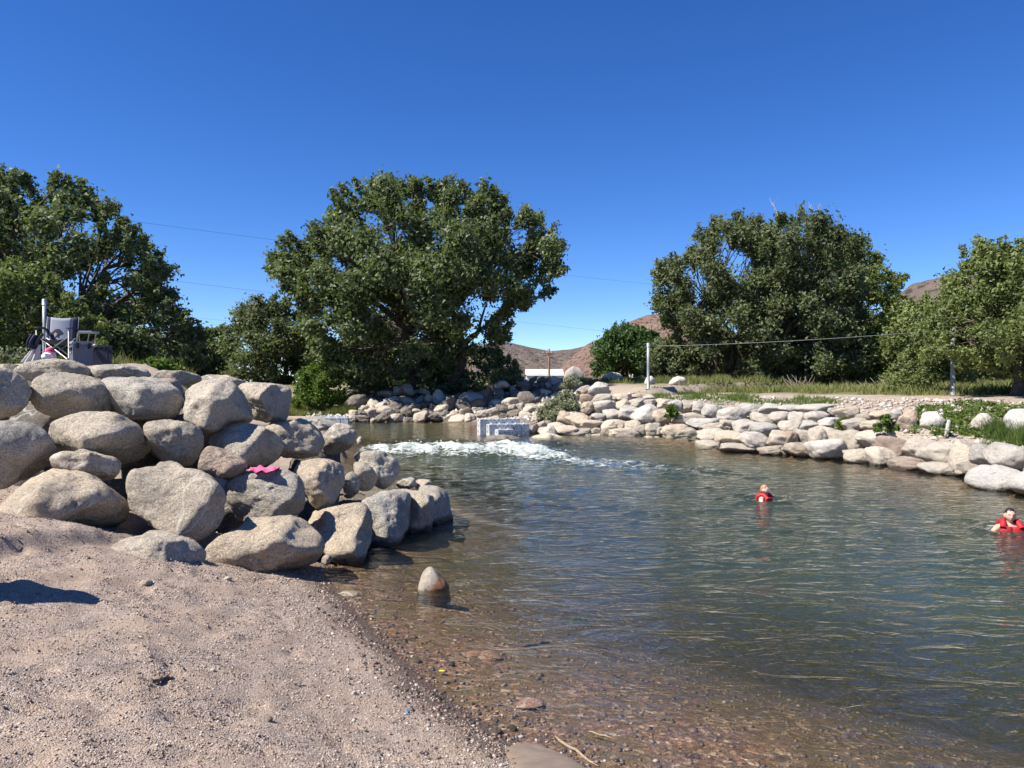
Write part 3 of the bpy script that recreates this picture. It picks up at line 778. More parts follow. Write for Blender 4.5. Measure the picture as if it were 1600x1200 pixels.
wall_stones("""320,150,450,235 240,170,320,222 268,228,352,282 325,228,462,287 450,238,502,277 490,223,602,277 600,223,692,272 670,228,748,267
250,283,362,362 345,273,497,352 495,263,592,332 570,258,697,327,-.3 660,258,757,317,-.2 755,256,862,312 840,268,927,337 918,268,1007,342 998,278,1092,352 1070,298,1212,392 1180,318,1332,422 1318,293,1442,362 1438,288,1582,352 1393,348,1517,422 1508,343,1602,417
115,350,240,430,-.35 160,360,342,447,-.3 268,398,407,457 335,353,432,407 420,328,532,402 403,396,532,462 518,313,642,407 600,303,792,412 718,333,882,422 493,398,577,462 558,398,662,487 613,428,702,497 688,418,802,502 748,443,822,507 803,428,977,522 878,353,1067,432 963,388,1132,452 863,448,1062,532 1053,413,1192,467 1038,458,1202,542 1118,383,1187,422 1160,473,1347,557 1178,398,1282,472 1268,398,1402,492 1388,413,1547,497 1323,483,1502,582 1498,478,1642,577
0,438,112,502 78,438,242,507 0,483,92,532 48,498,192,542 188,453,342,522,-.2 183,488,452,562 328,448,402,492 398,453,472,512 458,453,642,532 478,523,602,567 638,503,782,562 748,508,852,572 838,523,1047,587 1028,533,1202,607 1198,553,1442,614 1438,568,1602,632""", 844, 562)
wall_stones("""0,298,122,347 118,293,327,347 318,318,392,367 0,343,62,407 48,343,182,412 168,338,302,422 353,313,502,392 498,353,582,402 588,338,742,402 728,323,802,387 243,383,402,457 398,388,582,457 553,398,692,467 0,403,132,482 113,398,247,472 243,440,402,502 103,463,217,547 193,453,312,572 0,473,107,582 303,468,422,552 408,473,547,602 518,468,722,587 38,548,212,637 198,528,442,662 418,588,592,692,.15 573,583,752,707,.2 653,513,837,642 828,523,1007,672,-.2 948,543,1182,682,-.15 1128,543,1292,727 1268,563,1402,692 1388,568,1642,727 743,643,962,737,.1 943,678,1167,747,.1 1163,723,1217,752 1203,688,1412,762 0,578,42,627 1640,575,1860,735 1600,700,1700,760""", 1219, 562)
for k in range(60):
    px = r1.uniform(860, 1560); q = r1.uniform(0.1, 4.2 if px < 1400 else .9)
    ys = [np.interp(px, [p[0] for p in c[1]], [p[1] for p in c[1]]) for c in COURSES[3:]]; offs = [c[0] for c in COURSES[3:]]
    py = np.interp(q, offs, ys)+1.5
    h = r1.uniform(6, 11)
    place_stone(wall, Vector((8.5, 30.5, 0)), px, py, dwater(px)+q+0.3, h*1.6, h, M['rock_far'], r1, r1.uniform(-.4, .4))

# filler boulders added in the left stack's core, dark-coloured to shade the gaps
rc = np.random.default_rng(5)
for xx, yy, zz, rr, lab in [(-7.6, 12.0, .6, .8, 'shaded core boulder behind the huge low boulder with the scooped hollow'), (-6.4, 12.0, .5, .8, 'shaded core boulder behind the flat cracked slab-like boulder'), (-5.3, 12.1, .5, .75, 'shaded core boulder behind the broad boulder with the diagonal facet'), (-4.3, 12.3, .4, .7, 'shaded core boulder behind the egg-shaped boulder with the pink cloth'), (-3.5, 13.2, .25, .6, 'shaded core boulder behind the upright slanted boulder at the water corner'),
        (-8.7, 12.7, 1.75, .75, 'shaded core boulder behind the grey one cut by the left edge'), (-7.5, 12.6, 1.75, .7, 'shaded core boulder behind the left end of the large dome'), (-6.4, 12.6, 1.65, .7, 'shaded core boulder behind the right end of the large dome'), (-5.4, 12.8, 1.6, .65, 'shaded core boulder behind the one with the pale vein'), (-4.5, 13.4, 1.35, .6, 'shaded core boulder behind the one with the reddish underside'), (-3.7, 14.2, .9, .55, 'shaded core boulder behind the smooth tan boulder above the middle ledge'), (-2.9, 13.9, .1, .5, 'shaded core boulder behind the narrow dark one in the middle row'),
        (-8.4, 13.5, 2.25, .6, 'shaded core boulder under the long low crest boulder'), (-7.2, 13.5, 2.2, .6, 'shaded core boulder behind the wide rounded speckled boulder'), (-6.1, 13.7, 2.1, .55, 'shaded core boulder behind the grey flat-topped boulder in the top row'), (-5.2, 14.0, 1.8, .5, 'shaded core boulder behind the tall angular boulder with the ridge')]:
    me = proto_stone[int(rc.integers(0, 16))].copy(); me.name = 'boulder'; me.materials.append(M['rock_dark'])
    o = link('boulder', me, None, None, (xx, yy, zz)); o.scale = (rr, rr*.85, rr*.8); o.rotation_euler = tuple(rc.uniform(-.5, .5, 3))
    props(o, lab, 'boulder', 'filler boulders added in the core of the left stack')

RB = 'loose boulders on the right bank'
fitted_rock('boulder', [(1504,752),(1512,735),(1535,727),(1562,728),(1590,732),(1612,745),(1615,768),(1580,770),(1540,768),(1508,763)], 18.4, M['rock_white'], 401, .7, 4, 7, 8, .05, 'big smooth pale grey boulder at the water edge on the right', 'boulder', RB)
fitted_rock('boulder', [(1572,760),(1582,742),(1605,735),(1640,742),(1655,765),(1640,780),(1590,776)], 17.4, M['rock_white'], 402, .7, 4, 7, 8, .05, 'whitish boulder cut by the right picture edge at the water', 'boulder', RB)
fitted_rock('boulder', [(1436,668),(1440,645),(1455,643),(1466,642),(1468,650),(1480,655),(1478,668),(1455,672)], None, M['rock_white'], 403, .45, 4, 8, 14, .05, 'squarish whitish boulder with a notched top set in green ground cover', 'boulder', RB)
fitted_rock('boulder', [(1474,690),(1476,676),(1480,655),(1485,652),(1486,662),(1481,678)], None, M['rock_white'], 404, .2, 3, 6, 12, .05, 'thin upright white stone beside the notched boulder in the ground cover', 'stone', RB)
fitted_rock('boulder', [(1512,672),(1518,658),(1530,646),(1542,645),(1553,655),(1558,670),(1545,677),(1520,677)], None, M['rock_white'], 405, .45, 4, 8, 13, .05, 'pale pyramid-shaped boulder alone in the green ground cover', 'boulder', RB)
fitted_rock('boulder', [(1566,668),(1567,652),(1578,640),(1600,638),(1625,645),(1635,665),(1620,682),(1580,680)], None, M['rock_white'], 406, .6, 4, 8, 10, .05, 'large pale boulder in ground cover at the right picture edge', 'boulder', RB)
fitted_rock('boulder', [(1395,670),(1402,656),(1416,641),(1427,637),(1434,645),(1432,662),(1430,674),(1405,675)], None, M['rock_pink'], 407, .5, 4, 8, 12, .05, 'pinkish tapered boulder at the left end of the green ground cover', 'boulder', RB)
fitted_rock('boulder', [(1044,600),(1050,591),(1060,587),(1070,590),(1074,598),(1070,604),(1050,604)], None, M['rock_white'], 408, .5, 4, 7, 8, .05, 'smooth white boulder on the grass right of the grey gate post', 'boulder', RB)
fitted_rock('boulder', [(937,596),(944,585),(955,581),(968,583),(976,592),(974,598),(945,599)], None, M['rock_white'], 409, .6, 4, 8, 11, .05, 'broad white boulder in front of the round green tree', 'boulder', RB)
fitted_rock('boulder', [(976,595),(980,583),(990,579),(1002,582),(1008,592),(1004,598),(982,598)], None, M['rock_grey'], 410, .6, 4, 8, 12, .05, 'angular grey boulder just left of the gate post', 'boulder', RB)
fitted_rock('boulder', [(1006,600),(1010,589),(1018,587),(1025,594),(1023,602),(1010,603)], None, M['rock_white'], 411, .4, 3, 7, 10, .05, 'small bluish grey boulder directly behind the gate post', 'boulder', RB)
fitted_rock('boulder', [(920,612),(928,600),(940,597),(951,600),(952,610),(940,617),(925,617)], None, M['rock_white'], 412, .5, 4, 8, 11, .05, 'bright pointed boulder at the upper left end of the boulder wall', 'boulder', RB)
fitted_rock('boulder', [(880,592),(884,580),(895,572),(906,575),(913,585),(912,592),(895,594)], None, M['rock_grey'], 413, 1.0, 4, 8, 12, .05, 'dark domed boulder right of the long white building', 'boulder', RB)
fitted_rock('boulder', [(815,690),(835,680),(865,678),(888,684),(895,692),(860,697),(825,696)], 31.0, M['rock_far'], 414, .9, 4, 7, 8, .05, 'flat tan ledge rock below the white stepped blocks', 'boulder', RB)
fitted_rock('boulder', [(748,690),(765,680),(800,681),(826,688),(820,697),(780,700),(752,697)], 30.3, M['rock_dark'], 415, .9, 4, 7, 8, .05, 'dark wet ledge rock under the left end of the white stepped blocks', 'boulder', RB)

# ------------------------------------------------------------------ far bank under the cottonwood
fb = empty('rock_embankment', (-4.0, 44.0, 0.4), 'bank of jumbled shaded rocks below the big cottonwood tree', 'rock bank')
fbb = Vector((-4.0, 44.0, 0.4))
r2 = np.random.default_rng(33)
def far_row(x0, x1, ytop, D, hpx, dark):  # dark: share of stones given the shade-darkened granite
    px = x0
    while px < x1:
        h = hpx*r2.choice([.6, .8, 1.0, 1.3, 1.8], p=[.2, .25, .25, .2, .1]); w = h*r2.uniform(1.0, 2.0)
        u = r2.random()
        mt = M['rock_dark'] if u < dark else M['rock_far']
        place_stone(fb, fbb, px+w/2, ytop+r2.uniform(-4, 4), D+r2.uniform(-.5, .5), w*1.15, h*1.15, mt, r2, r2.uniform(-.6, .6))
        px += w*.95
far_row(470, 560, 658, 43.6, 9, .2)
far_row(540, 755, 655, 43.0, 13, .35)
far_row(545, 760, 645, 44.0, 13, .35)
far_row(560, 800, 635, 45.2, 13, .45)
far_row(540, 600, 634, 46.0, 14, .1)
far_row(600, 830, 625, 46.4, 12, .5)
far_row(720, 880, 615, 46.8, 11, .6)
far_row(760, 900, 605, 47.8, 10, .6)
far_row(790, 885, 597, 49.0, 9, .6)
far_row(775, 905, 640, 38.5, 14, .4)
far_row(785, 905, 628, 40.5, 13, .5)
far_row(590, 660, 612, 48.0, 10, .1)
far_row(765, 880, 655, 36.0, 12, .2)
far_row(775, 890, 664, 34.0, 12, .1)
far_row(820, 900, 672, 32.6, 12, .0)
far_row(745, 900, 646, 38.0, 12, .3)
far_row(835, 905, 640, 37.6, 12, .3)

# ------------------------------------------------------------------ white stepped blocks at the drop
M['block'] = simple_mat('pale_block', (0.46, 0.48, 0.49), 0.6, 0, .28, 5)
M['slot'] = simple_mat('block_slot', (0.16, 0.18, 0.19), 0.8, 0, .2, 20)
def stepped_blocks(name, loc, rz, tiers, label):
    t = empty(name, loc, label, 'barrier', None, rz)
    pitch = 0.36
    for k, (n, zt, y, x0) in enumerate(tiers):
        for q in range(n):
            bm = bmesh.new()
            box_bm(bm, (x0+pitch*(q+.5), y, zt/2-0.15), (pitch-.012, 0.42, zt+0.3))
            bmesh.ops.bevel(bm, geom=list(bm.edges), offset=0.018, segments=2, affect='EDGES')
            b = bm_obj('block', bm, M['block'], t)
            bm = bmesh.new()                                     # hand slots on the face and lugs on top
            for zz in np.arange(0.14, zt, 0.24):
                for dx in (-.09, .09):
                    box_bm(bm, (x0+pitch*(q+.5)+dx, y-.2105, zz), (.06, .012, .04))
            if q == 0:
                for zz in np.arange(0.14, zt, 0.24):
                    box_bm(bm, (x0+.0055, y, zz), (.012, .09, .07))
            bm_obj('slot', bm, M['slot'], b)
            bm = bmesh.new()
            bmesh.ops.create_cone(bm, cap_ends=True, segments=10, radius1=.05, radius2=.045, depth=.05, matrix=Matrix.Translation((x0+pitch*(q+.5), y, zt+.025)))
            bm_obj('lug', bm, M['block'], b)
    return t
c = at(752, 681, 31.6)
stepped_blocks('block_barrier', (c.x, c.y+.25, c.z), math.radians(20), [(2, .26, -.42, .50), (5, .46, 0.0, .26), (5, .66, .43, 0.0)], 'white stepped block barrier on the ledge at the end of the rapid')
c = at(484, 657, 36.5)
stepped_blocks('block_barrier', (c.x, c.y, c.z-.05), math.radians(4), [(5, .20, -.42, 0.1), (5, .26, 0, 0)], 'low white block platform behind the left boulder stack')

# ------------------------------------------------------------------ trees
def leaf_mat(name, c_lo, c_hi, trans=0.35, rough=0.45):
    k = NT(name)
    t = k.attr('tint').outputs['Fac']
    col = k.ramp(t, [(0.0, c_lo), (1.0, c_hi)])
    pr = k.n('BsdfPrincipled', {'Base Color': col, 'Roughness': rough+.15, 'Specular IOR Level': 0.28}).outputs[0]
    tl = k.n('BsdfTranslucent', {'Color': k.mix(1.0, col, (1.25, 1.35, 0.55), 'MULTIPLY')}).outputs[0]
    return k.done(k.n('MixShader', {0: trans, 1: pr, 2: tl}).outputs[0])
M['leaf_cotton'] = leaf_mat('leaf_cottonwood', (0.040, 0.058, 0.024), (0.20, 0.245, 0.115), .32, .38)
M['leaf_elm'] = leaf_mat('leaf_elm', (0.048, 0.064, 0.030), (0.19, 0.22, 0.11), .32, .5)
M['leaf_olive'] = leaf_mat('leaf_olive', (0.07, 0.092, 0.030), (0.24, 0.285, 0.105), .3, .5)
M['leaf_bright'] = leaf_mat('leaf_bright', (0.045, 0.085, 0.014), (0.15, 0.22, 0.04), .38, .45)
M['leaf_green'] = leaf_mat('leaf_green', (0.031, 0.068, 0.018), (0.091, 0.156, 0.049), .25, .45)
M['leaf_sage'] = leaf_mat('leaf_sage', (0.15, 0.165, 0.095), (0.32, 0.335, 0.22), .2, .7)
M['leaf_yellow'] = leaf_mat('leaf_yellowgreen', (0.066, 0.094, 0.020), (0.187, 0.220, 0.066), .35, .5)
M['bark'] = simple_mat('bark', (0.10, 0.080, 0.062), 0.95, 0, .45, 9, .2, .05)
M['twig'] = simple_mat('dry_twig', (0.30, 0.25, 0.19), 0.9, 0, .3, 20, .2)

def leaves_mesh(name, centers, radii, stretch, n_per, size, r0, ctint, up=0.5, droop=0.0):
    n = int(n_per.sum())
    ci = np.repeat(np.arange(len(centers)), n_per)
    d = r0.normal(size=(n, 3)); d /= np.linalg.norm(d, axis=1)[:, None]
    u = np.minimum(np.abs(r0.normal(size=n))*.50+.12, 1.5)
    off = d*(u*radii[ci])[:, None]
    off = off*np.array([1, 1, .8])+stretch[ci]*((r0.random(n)-.25)*radii[ci])[:, None]
    p = centers[ci]+off
    nrm = r0.normal(size=(n, 3)); nrm[:, 2] += up; nrm += d*0.5
    nrm /= np.linalg.norm(nrm, axis=1)[:, None]
    a = np.cross(nrm, r0.normal(size=(n, 3))); a /= np.linalg.norm(a, axis=1)[:, None]+1e-9
    b = np.cross(nrm, a)
    s = size*(0.6+0.8*r0.random(n))
    A = a*s[:, None]; Bv = b*(s*.62)[:, None]
    cup = nrm*(s*.22)[:, None]
    v = np.stack([p-A*.9+Bv*1.15+cup, p+A*1.25, p-A*.9-Bv*1.15+cup], 1).reshape(-1, 3)
    f = np.arange(n*3).reshape(-1, 3)
    tint = np.clip(0.62*ctint[ci]+0.38*r0.random(n)+r0.normal(size=n)*.06, 0, 1)
    return np_mesh(name, v, f, False, {'tint': np.repeat(tint, 3)})

def sample_poly(poly, n, r0, holes=()):
    P = np.array(poly, float); lo, hi = P.min(0), P.max(0)
    out = []
    while len(out) < n:
        q = r0.uniform(lo, hi, size=(400, 2))
        m = inside(q, P)
        for hx, hy, rx, ry in holes: m &= (((q[:, 0]-hx)/rx)**2+((q[:, 1]-hy)/ry)**2) > 1
        out += list(q[m])
    return np.array(out[:n])

def make_tree(name, label, cat, poly, D, base_px, mat, n_cl, leaves, leaf_size, cl_r, seed, thick=None, group=None, trunk_r=0.3, holes=(), up=0.5, trunks=1, edge=0.35, flat=0.0, basez=None, dead=0):
    r0 = np.random.default_rng(seed)
    P = np.array(poly, float)
    q = sample_poly(poly, n_cl, r0, holes)
    ed, _, _ = seg_dist(q, P)
    emax = max(ed.max(), 1e-3)
    wpx = np.ptp(P[:, 0])*D/FPX
    th = thick if thick else wpx*0.42
    rngd = th*np.sqrt(np.clip(1-(1-ed/emax)**2, 0.03, 1))
    # most foliage sits near the crown's surface
    s = r0.uniform(-1, 1, n_cl); s = np.sign(s)*np.abs(s)**0.55
    dy = s*rngd
    bx = (base_px[0]-800)/FPX*D
    bz = basez if basez is not None else gz(bx, D)
    C = np.stack([(q[:, 0]-800)/FPX*D, D+dy, CAM_Z-(q[:, 1]-600)/FPX*D], 1)
    hmin = min(.3, .12*(CAM_Z-(P[:, 1].min()-600)/FPX*D-bz))
    C[:, 2] = np.maximum(C[:, 2], bz+hmin)
    rad = cl_r*(0.45+0.65*r0.random(n_cl))*np.clip(0.45+ed/emax*1.2, .45, 1.1)
    # keep puffs inside the outline so that sprigs make the edge
    rad = np.minimum(rad, np.maximum(ed*D/FPX*1.1, cl_r*edge))
    cen = C.mean(0)
    outd = C-np.array([bx, D, cen[2]*.6+bz*.4]); outd /= np.linalg.norm(outd, axis=1)[:, None]+1e-9
    outd[:, 2] += .35
    # sprigs along the outline
    ne = int(n_cl*1.0)
    seg = np.roll(P, -1, 0)-P; ln = np.hypot(*seg.T); cum = np.cumsum(ln)/ln.sum()
    tt = r0.random(ne); si = np.searchsorted(cum, tt)
    fr = r0.random(ne)
    ep = P[si]+seg[si]*fr[:, None]
    ow = P.mean(0)-ep; ow /= np.hypot(*ow.T)[:, None]+1e-9
    ep = ep+ow*(r0.uniform(.22, 1.25, ne)*cl_r*FPX/D)[:, None]+r0.normal(size=(ne, 2))*2
    E3 = np.stack([(ep[:, 0]-800)/FPX*D, D+r0.uniform(-.45, .45, ne)*th*.6, CAM_Z-(ep[:, 1]-600)/FPX*D], 1)
    keep = E3[:, 2] > bz+hmin*.8
    E3 = E3[keep]; ne = len(E3)
    er = cl_r*r0.uniform(.14, .42, ne)
    eo = E3-np.array([bx, D, cen[2]*.6+bz*.4]); eo /= np.linalg.norm(eo, axis=1)[:, None]+1e-9; eo[:, 2] += .5
    CC = np.concatenate([C, E3]); RR = np.concatenate([rad, er]); ST = np.concatenate([outd*.6, eo*1.5])
    wgt = RR**2; npr = np.maximum(6, (leaves*wgt/wgt.sum())).astype(int)
    ct = np.clip(0.5+0.55*fbm(CC*0.45+seed, 2, seed)+r0.normal(size=len(CC))*.10, 0, 1)
    root = empty(name, (bx, D, bz), label, cat, group)
    off = np.array([bx, D, bz])
    me = leaves_mesh('crown', CC-off, RR, ST, npr, leaf_size, r0, ct, up)
    link('crown', me, mat, root)
    # trunk, limbs, branches
    lines = []
    ctr = C-off
    ng = max(4, min(16, n_cl//14))
    g = ctr[r0.choice(n_cl, ng, replace=False)]
    for _ in range(5):
        a = ((ctr[:, None, :]-g[None])**2).sum(-1).argmin(1)
        g = np.array([ctr[a == k].mean(0) if (a == k).any() else g[k] for k in range(ng)])
    H = ctr[:, 2].max()
    forks = []
    for t in range(trunks):
        fx = r0.uniform(-.5, .5)*(trunks > 1)*wpx*.3
        fork = np.array([fx*1.0, r0.uniform(-.3, .3), H*r0.uniform(.22, .32)])
        st = np.array([fx*.5, 0, -.15])
        tl = np.linspace(0, 1, 6)[:, None]
        pts = st*(1-tl)+fork*tl+np.concatenate([[[0, 0, 0]], r0.normal(size=(4, 3))*.05*H*.15, [[0, 0, 0]]])
        rr = trunk_r/np.sqrt(trunks)*np.array([1.5, 1.15, 1.0, .95, .9, .85])
        lines.append((pts, rr)); forks.append((fork, rr[-1]))
    for k in range(ng):
        fork, fr_ = forks[k % trunks]
        tgt = g[k]
        n = 7; tl = np.linspace(0, 1, n)[:, None]
        mid = fork*.55+tgt*.45+np.array([0, 0, .12*H])*r0.uniform(.2, 1)
        pts = fork*(1-tl)**2+2*mid*tl*(1-tl)+tgt*tl**2
        pts[1:-1] += r0.normal(size=(n-2, 3))*.015*H
        lines.append((pts, np.linspace(fr_*.65, fr_*.12+.01, n)))
        for j in np.where(a == k)[0][:14]:
            s0 = pts[r0.integers(2, n-1)]
            tl2 = np.linspace(0, 1, 4)[:, None]
            mm = (s0+ctr[j])/2+np.array([0, 0, .3])
            lines.append((s0*(1-tl2)**2+2*mm*tl2*(1-tl2)+ctr[j]*tl2**2, np.linspace(fr_*.16+.008, .012, 4)))
    v, f = tubes_np(lines, 6)
    link('trunk', np_mesh('trunk', v, f), M['bark'], root)
    if dead:
        dl = []
        for k in range(dead):
            s0 = CC[r0.integers(0, n_cl)]-off
            s0 = ctr[ctr[:, 2].argsort()[-12:]][r0.integers(0, 12)]
            e = s0+np.array([r0.uniform(-.8, .8), r0.uniform(-.5, .5), r0.uniform(.6, 1.4)])
            dl.append((np.stack([s0, (s0+e)/2+r0.normal(size=3)*.1, e]), np.array([.03, .02, .008])))
            for q2 in range(3):
                m0 = s0+(e-s0)*r0.uniform(.3, .9)
                dl.append((np.stack([m0, m0+np.array([r0.uniform(-.4, .4), r0.uniform(-.3, .3), r0.uniform(.2, .6)])]), np.array([.014, .006])))
        v, f = tubes_np(dl, 4)
        link('dead_twig', np_mesh('dead_twig', v, f), M['twig'], root)
    return root

make_tree('cottonwood_tree', 'largest broad cottonwood tree at the centre standing over the shaded rock bank', 'tree',
 [(420,422),(445,378),(472,392),(500,352),(532,332),(520,306),(545,286),(575,292),(610,275),(640,288),(690,292),(715,290),(740,302),(775,290),(790,322),(835,342),(862,347),(860,367),(882,382),(870,410),(884,435),(865,462),(838,478),(800,500),(792,535),(775,575),(745,612),(620,616),(560,612),(500,600),(480,525),(458,475),(428,442)],
 50, (690,628), M['leaf_cotton'], 320, 165000, .112, 1.25, 11, thick=7.0, trunk_r=.75, holes=[(575,420,22,12),(640,400,16,9)], trunks=3)
make_tree('cottonwood_tree', 'tall cottonwood with a dark leaning limb behind the camp chair at left', 'tree',
 [(-80,300),(10,272),(50,285),(75,292),(90,281),(120,283),(130,310),(175,318),(190,342),(215,372),(243,400),(248,420),(260,440),(268,475),(298,502),(304,545),(300,590),(200,600),(120,600),(-80,600)],
 33, (105,600), M['leaf_cotton'], 240, 110000, .08, .85, 12, thick=4.5, trunk_r=.38, holes=[(135,440,22,24),(75,330,8,8),(150,465,14,12)], trunks=1)
make_tree('willow_bush', 'dense olive-green bush right behind the grey post at left', 'bush',
 [(-70,425),(0,402),(55,412),(100,445),(120,478),(150,508),(172,560),(165,600),(-70,600)],
 27, (40,600), M['leaf_olive'], 130, 70000, .055, .6, 13, thick=2.5, trunk_r=.10, trunks=4)
make_tree('shrub', 'pale grass-green shrub at the left picture edge beside the chair', 'bush',
 [(-60,545),(0,538),(30,550),(50,575),(55,600),(-60,600)], 20, (10,590), M['leaf_sage'], 40, 14000, .04, .3, 14, thick=1.0, trunk_r=.03, trunks=4)
make_tree('shrub', 'small yellow-green shrub on the crest between coolers and tall angular boulder', 'bush',
 [(215,590),(225,570),(245,560),(262,566),(278,575),(285,592),(250,600)], 19, (250,595), M['leaf_bright'], 26, 4500, .05, .2, 15, thick=.5, trunk_r=.02, trunks=4)
make_tree('elm_tree', 'small light green tree in the gap left of the dark rounded elm', 'tree',
 [(305,530),(320,514),(345,512),(368,530),(372,570),(370,620),(310,620)], 64, (340,615), M['leaf_olive'], 50, 16000, .11, .9, 16, trunk_r=.15)
make_tree('elm_tree', 'dark rounded elm just left of the biggest cottonwood', 'tree',
 [(355,505),(380,480),(410,464),(440,466),(475,480),(505,510),(510,620),(350,620)], 59, (430,620), M['leaf_elm'], 110, 45000, .10, 1.1, 17, trunk_r=.3, trunks=2)
make_tree('shrub', 'bright yellow-green bush at the water below the left side of the cottonwood', 'bush',
 [(455,610),(465,585),(485,570),(510,570),(530,585),(540,610),(535,635),(500,645),(460,642)], 46.5, (497,645), M['leaf_bright'], 60, 22000, .06, .5, 18, thick=1.5, trunk_r=.05, trunks=4)
make_tree('shrub', 'dark low bush under the right side of the cottonwood', 'bush',
 [(745,585),(765,560),(790,555),(812,570),(815,595),(800,612),(750,615)], 49, (780,612), M['leaf_elm'], 45, 14000, .08, .6, 19, thick=1.6, trunk_r=.06, trunks=3)
make_tree('ash_tree', 'round dense green tree left of the grey gate post', 'tree',
 [(922,570),(930,540),(945,520),(970,508),(1000,508),(1022,520),(1030,545),(1040,575),(1030,592),(925,590)], 62, (975,592), M['leaf_green'], 90, 34000, .10, .9, 20, trunk_r=.22, trunks=2)
make_tree('shrub', 'grey-olive shrub between the gate post and the tall elms', 'bush',
 [(1005,575),(1015,545),(1035,528),(1060,530),(1082,555),(1085,590),(1050,597),(1005,594)], 54, (1045,597), M['leaf_elm'], 60, 20000, .08, .7, 21, trunk_r=.08, trunks=4)
make_tree('elm_tree', 'tall dark elm with a bulging left side, right of the gate post', 'tree',
 [(1020,465),(1026,420),(1035,400),(1070,398),(1078,372),(1100,362),(1115,345),(1145,335),(1160,350),(1180,345),(1200,360),(1240,400),(1250,500),(1245,600),(1075,600),(1070,560),(1050,520),(1025,490)],
 52, (1130,606), M['leaf_elm'], 190, 85000, .095, 1.1, 22, thick=4.5, trunk_r=.35, trunks=4, holes=[(1095,445,8,7)])
make_tree('elm_tree', 'tallest elm of the right bank with bare twigs at its top', 'tree',
 [(1165,350),(1190,338),(1215,335),(1240,325),(1262,335),(1285,355),(1300,365),(1330,370),(1345,410),(1340,480),(1345,600),(1180,602),(1175,450)],
 50, (1245,607), M['leaf_elm'], 180, 80000, .095, 1.05, 23, thick=4.0, trunk_r=.35, trunks=4, dead=10, holes=[(1182,462,9,7)])
make_tree('cottonwood_tree', 'yellowish-green feathery tree standing behind the tallest elm', 'tree',
 [(1275,400),(1300,365),(1322,372),(1342,385),(1350,395),(1375,400),(1378,425),(1395,435),(1418,425),(1424,432),(1405,455),(1395,480),(1400,600),(1290,600)],
 56, (1340,606), M['leaf_yellow'], 110, 42000, .10, 1.0, 24, trunk_r=.25, trunks=2)
make_tree('elm_tree', 'mid-sized green tree in front of the brown hill', 'tree',
 [(1370,520),(1390,485),(1420,472),(1450,468),(1480,462),(1505,470),(1515,520),(1510,605),(1370,605)],
 47, (1440,608), M['leaf_olive'], 110, 46000, .09, .9, 25, trunk_r=.2, trunks=3)
make_tree('elm_tree', 'nearest right-hand elm with drooping layered boughs at the picture edge', 'tree',
 [(1450,540),(1470,500),(1490,470),(1505,420),(1530,400),(1520,380),(1545,372),(1555,392),(1580,378),(1600,385),(1660,380),(1720,440),(1720,590),(1640,592),(1570,588),(1530,580),(1500,570),(1455,556)],
 32, (1588,618), M['leaf_olive'], 230, 110000, .062, .75, 26, thick=3.6, trunk_r=.2, trunks=1)
make_tree('shrub', 'light green upright bush beside the right grey post', 'bush',
 [(1388,610),(1395,585),(1405,565),(1420,545),(1440,550),(1450,575),(1455,600),(1445,620),(1395,620)], 37, (1422,618), M['leaf_olive'], 60, 20000, .05, .5, 27, thick=1.2, trunk_r=.04, trunks=5)
make_tree('sagebrush', 'large grey-green sagebrush at the left end of the boulder wall', 'bush',
 [(838,656),(846,642),(858,630),(872,618),(888,612),(900,622),(905,640),(890,652),(860,662)], 34.6, (875,655), M['leaf_sage'], 70, 26000, .045, .36, 28, thick=1.0, trunk_r=.04, trunks=5, basez=.8)
make_tree('sagebrush', 'small sagebrush at the top of the bank above the large one', 'bush',
 [(876,604),(882,592),(895,588),(906,594),(908,604),(890,608)], 42, (892,606), M['leaf_sage'], 24, 6000, .045, .3, 29, thick=.6, trunk_r=.02, trunks=4, basez=2.2)
for i, (x0, y0, w, h, D, lab) in enumerate([(1050, 655, 22, 26, 31.7, 'leafy green plant growing between boulders in the middle of the wall'), (957, 651, 24, 12, 34.0, 'low green plant between boulders near the left end of the wall'),
        (1385, 673, 34, 24, 24.6, 'large-leaved green plant on the ledge near the ground cover'), (1317, 668, 14, 12, 27.6, 'tiny green plant in a gap of the upper boulder row')]):
    make_tree('leafy_plant', lab, 'plant', [(x0-w/2, y0), (x0-w/3, y0-h*.7), (x0, y0-h), (x0+w/3, y0-h*.75), (x0+w/2, y0)], D, (x0, y0+2), M['leaf_bright'], 16, 900, .055, .18, 40+i, thick=.3, trunk_r=.012, trunks=3, basez=at(x0, y0+4, D).z)
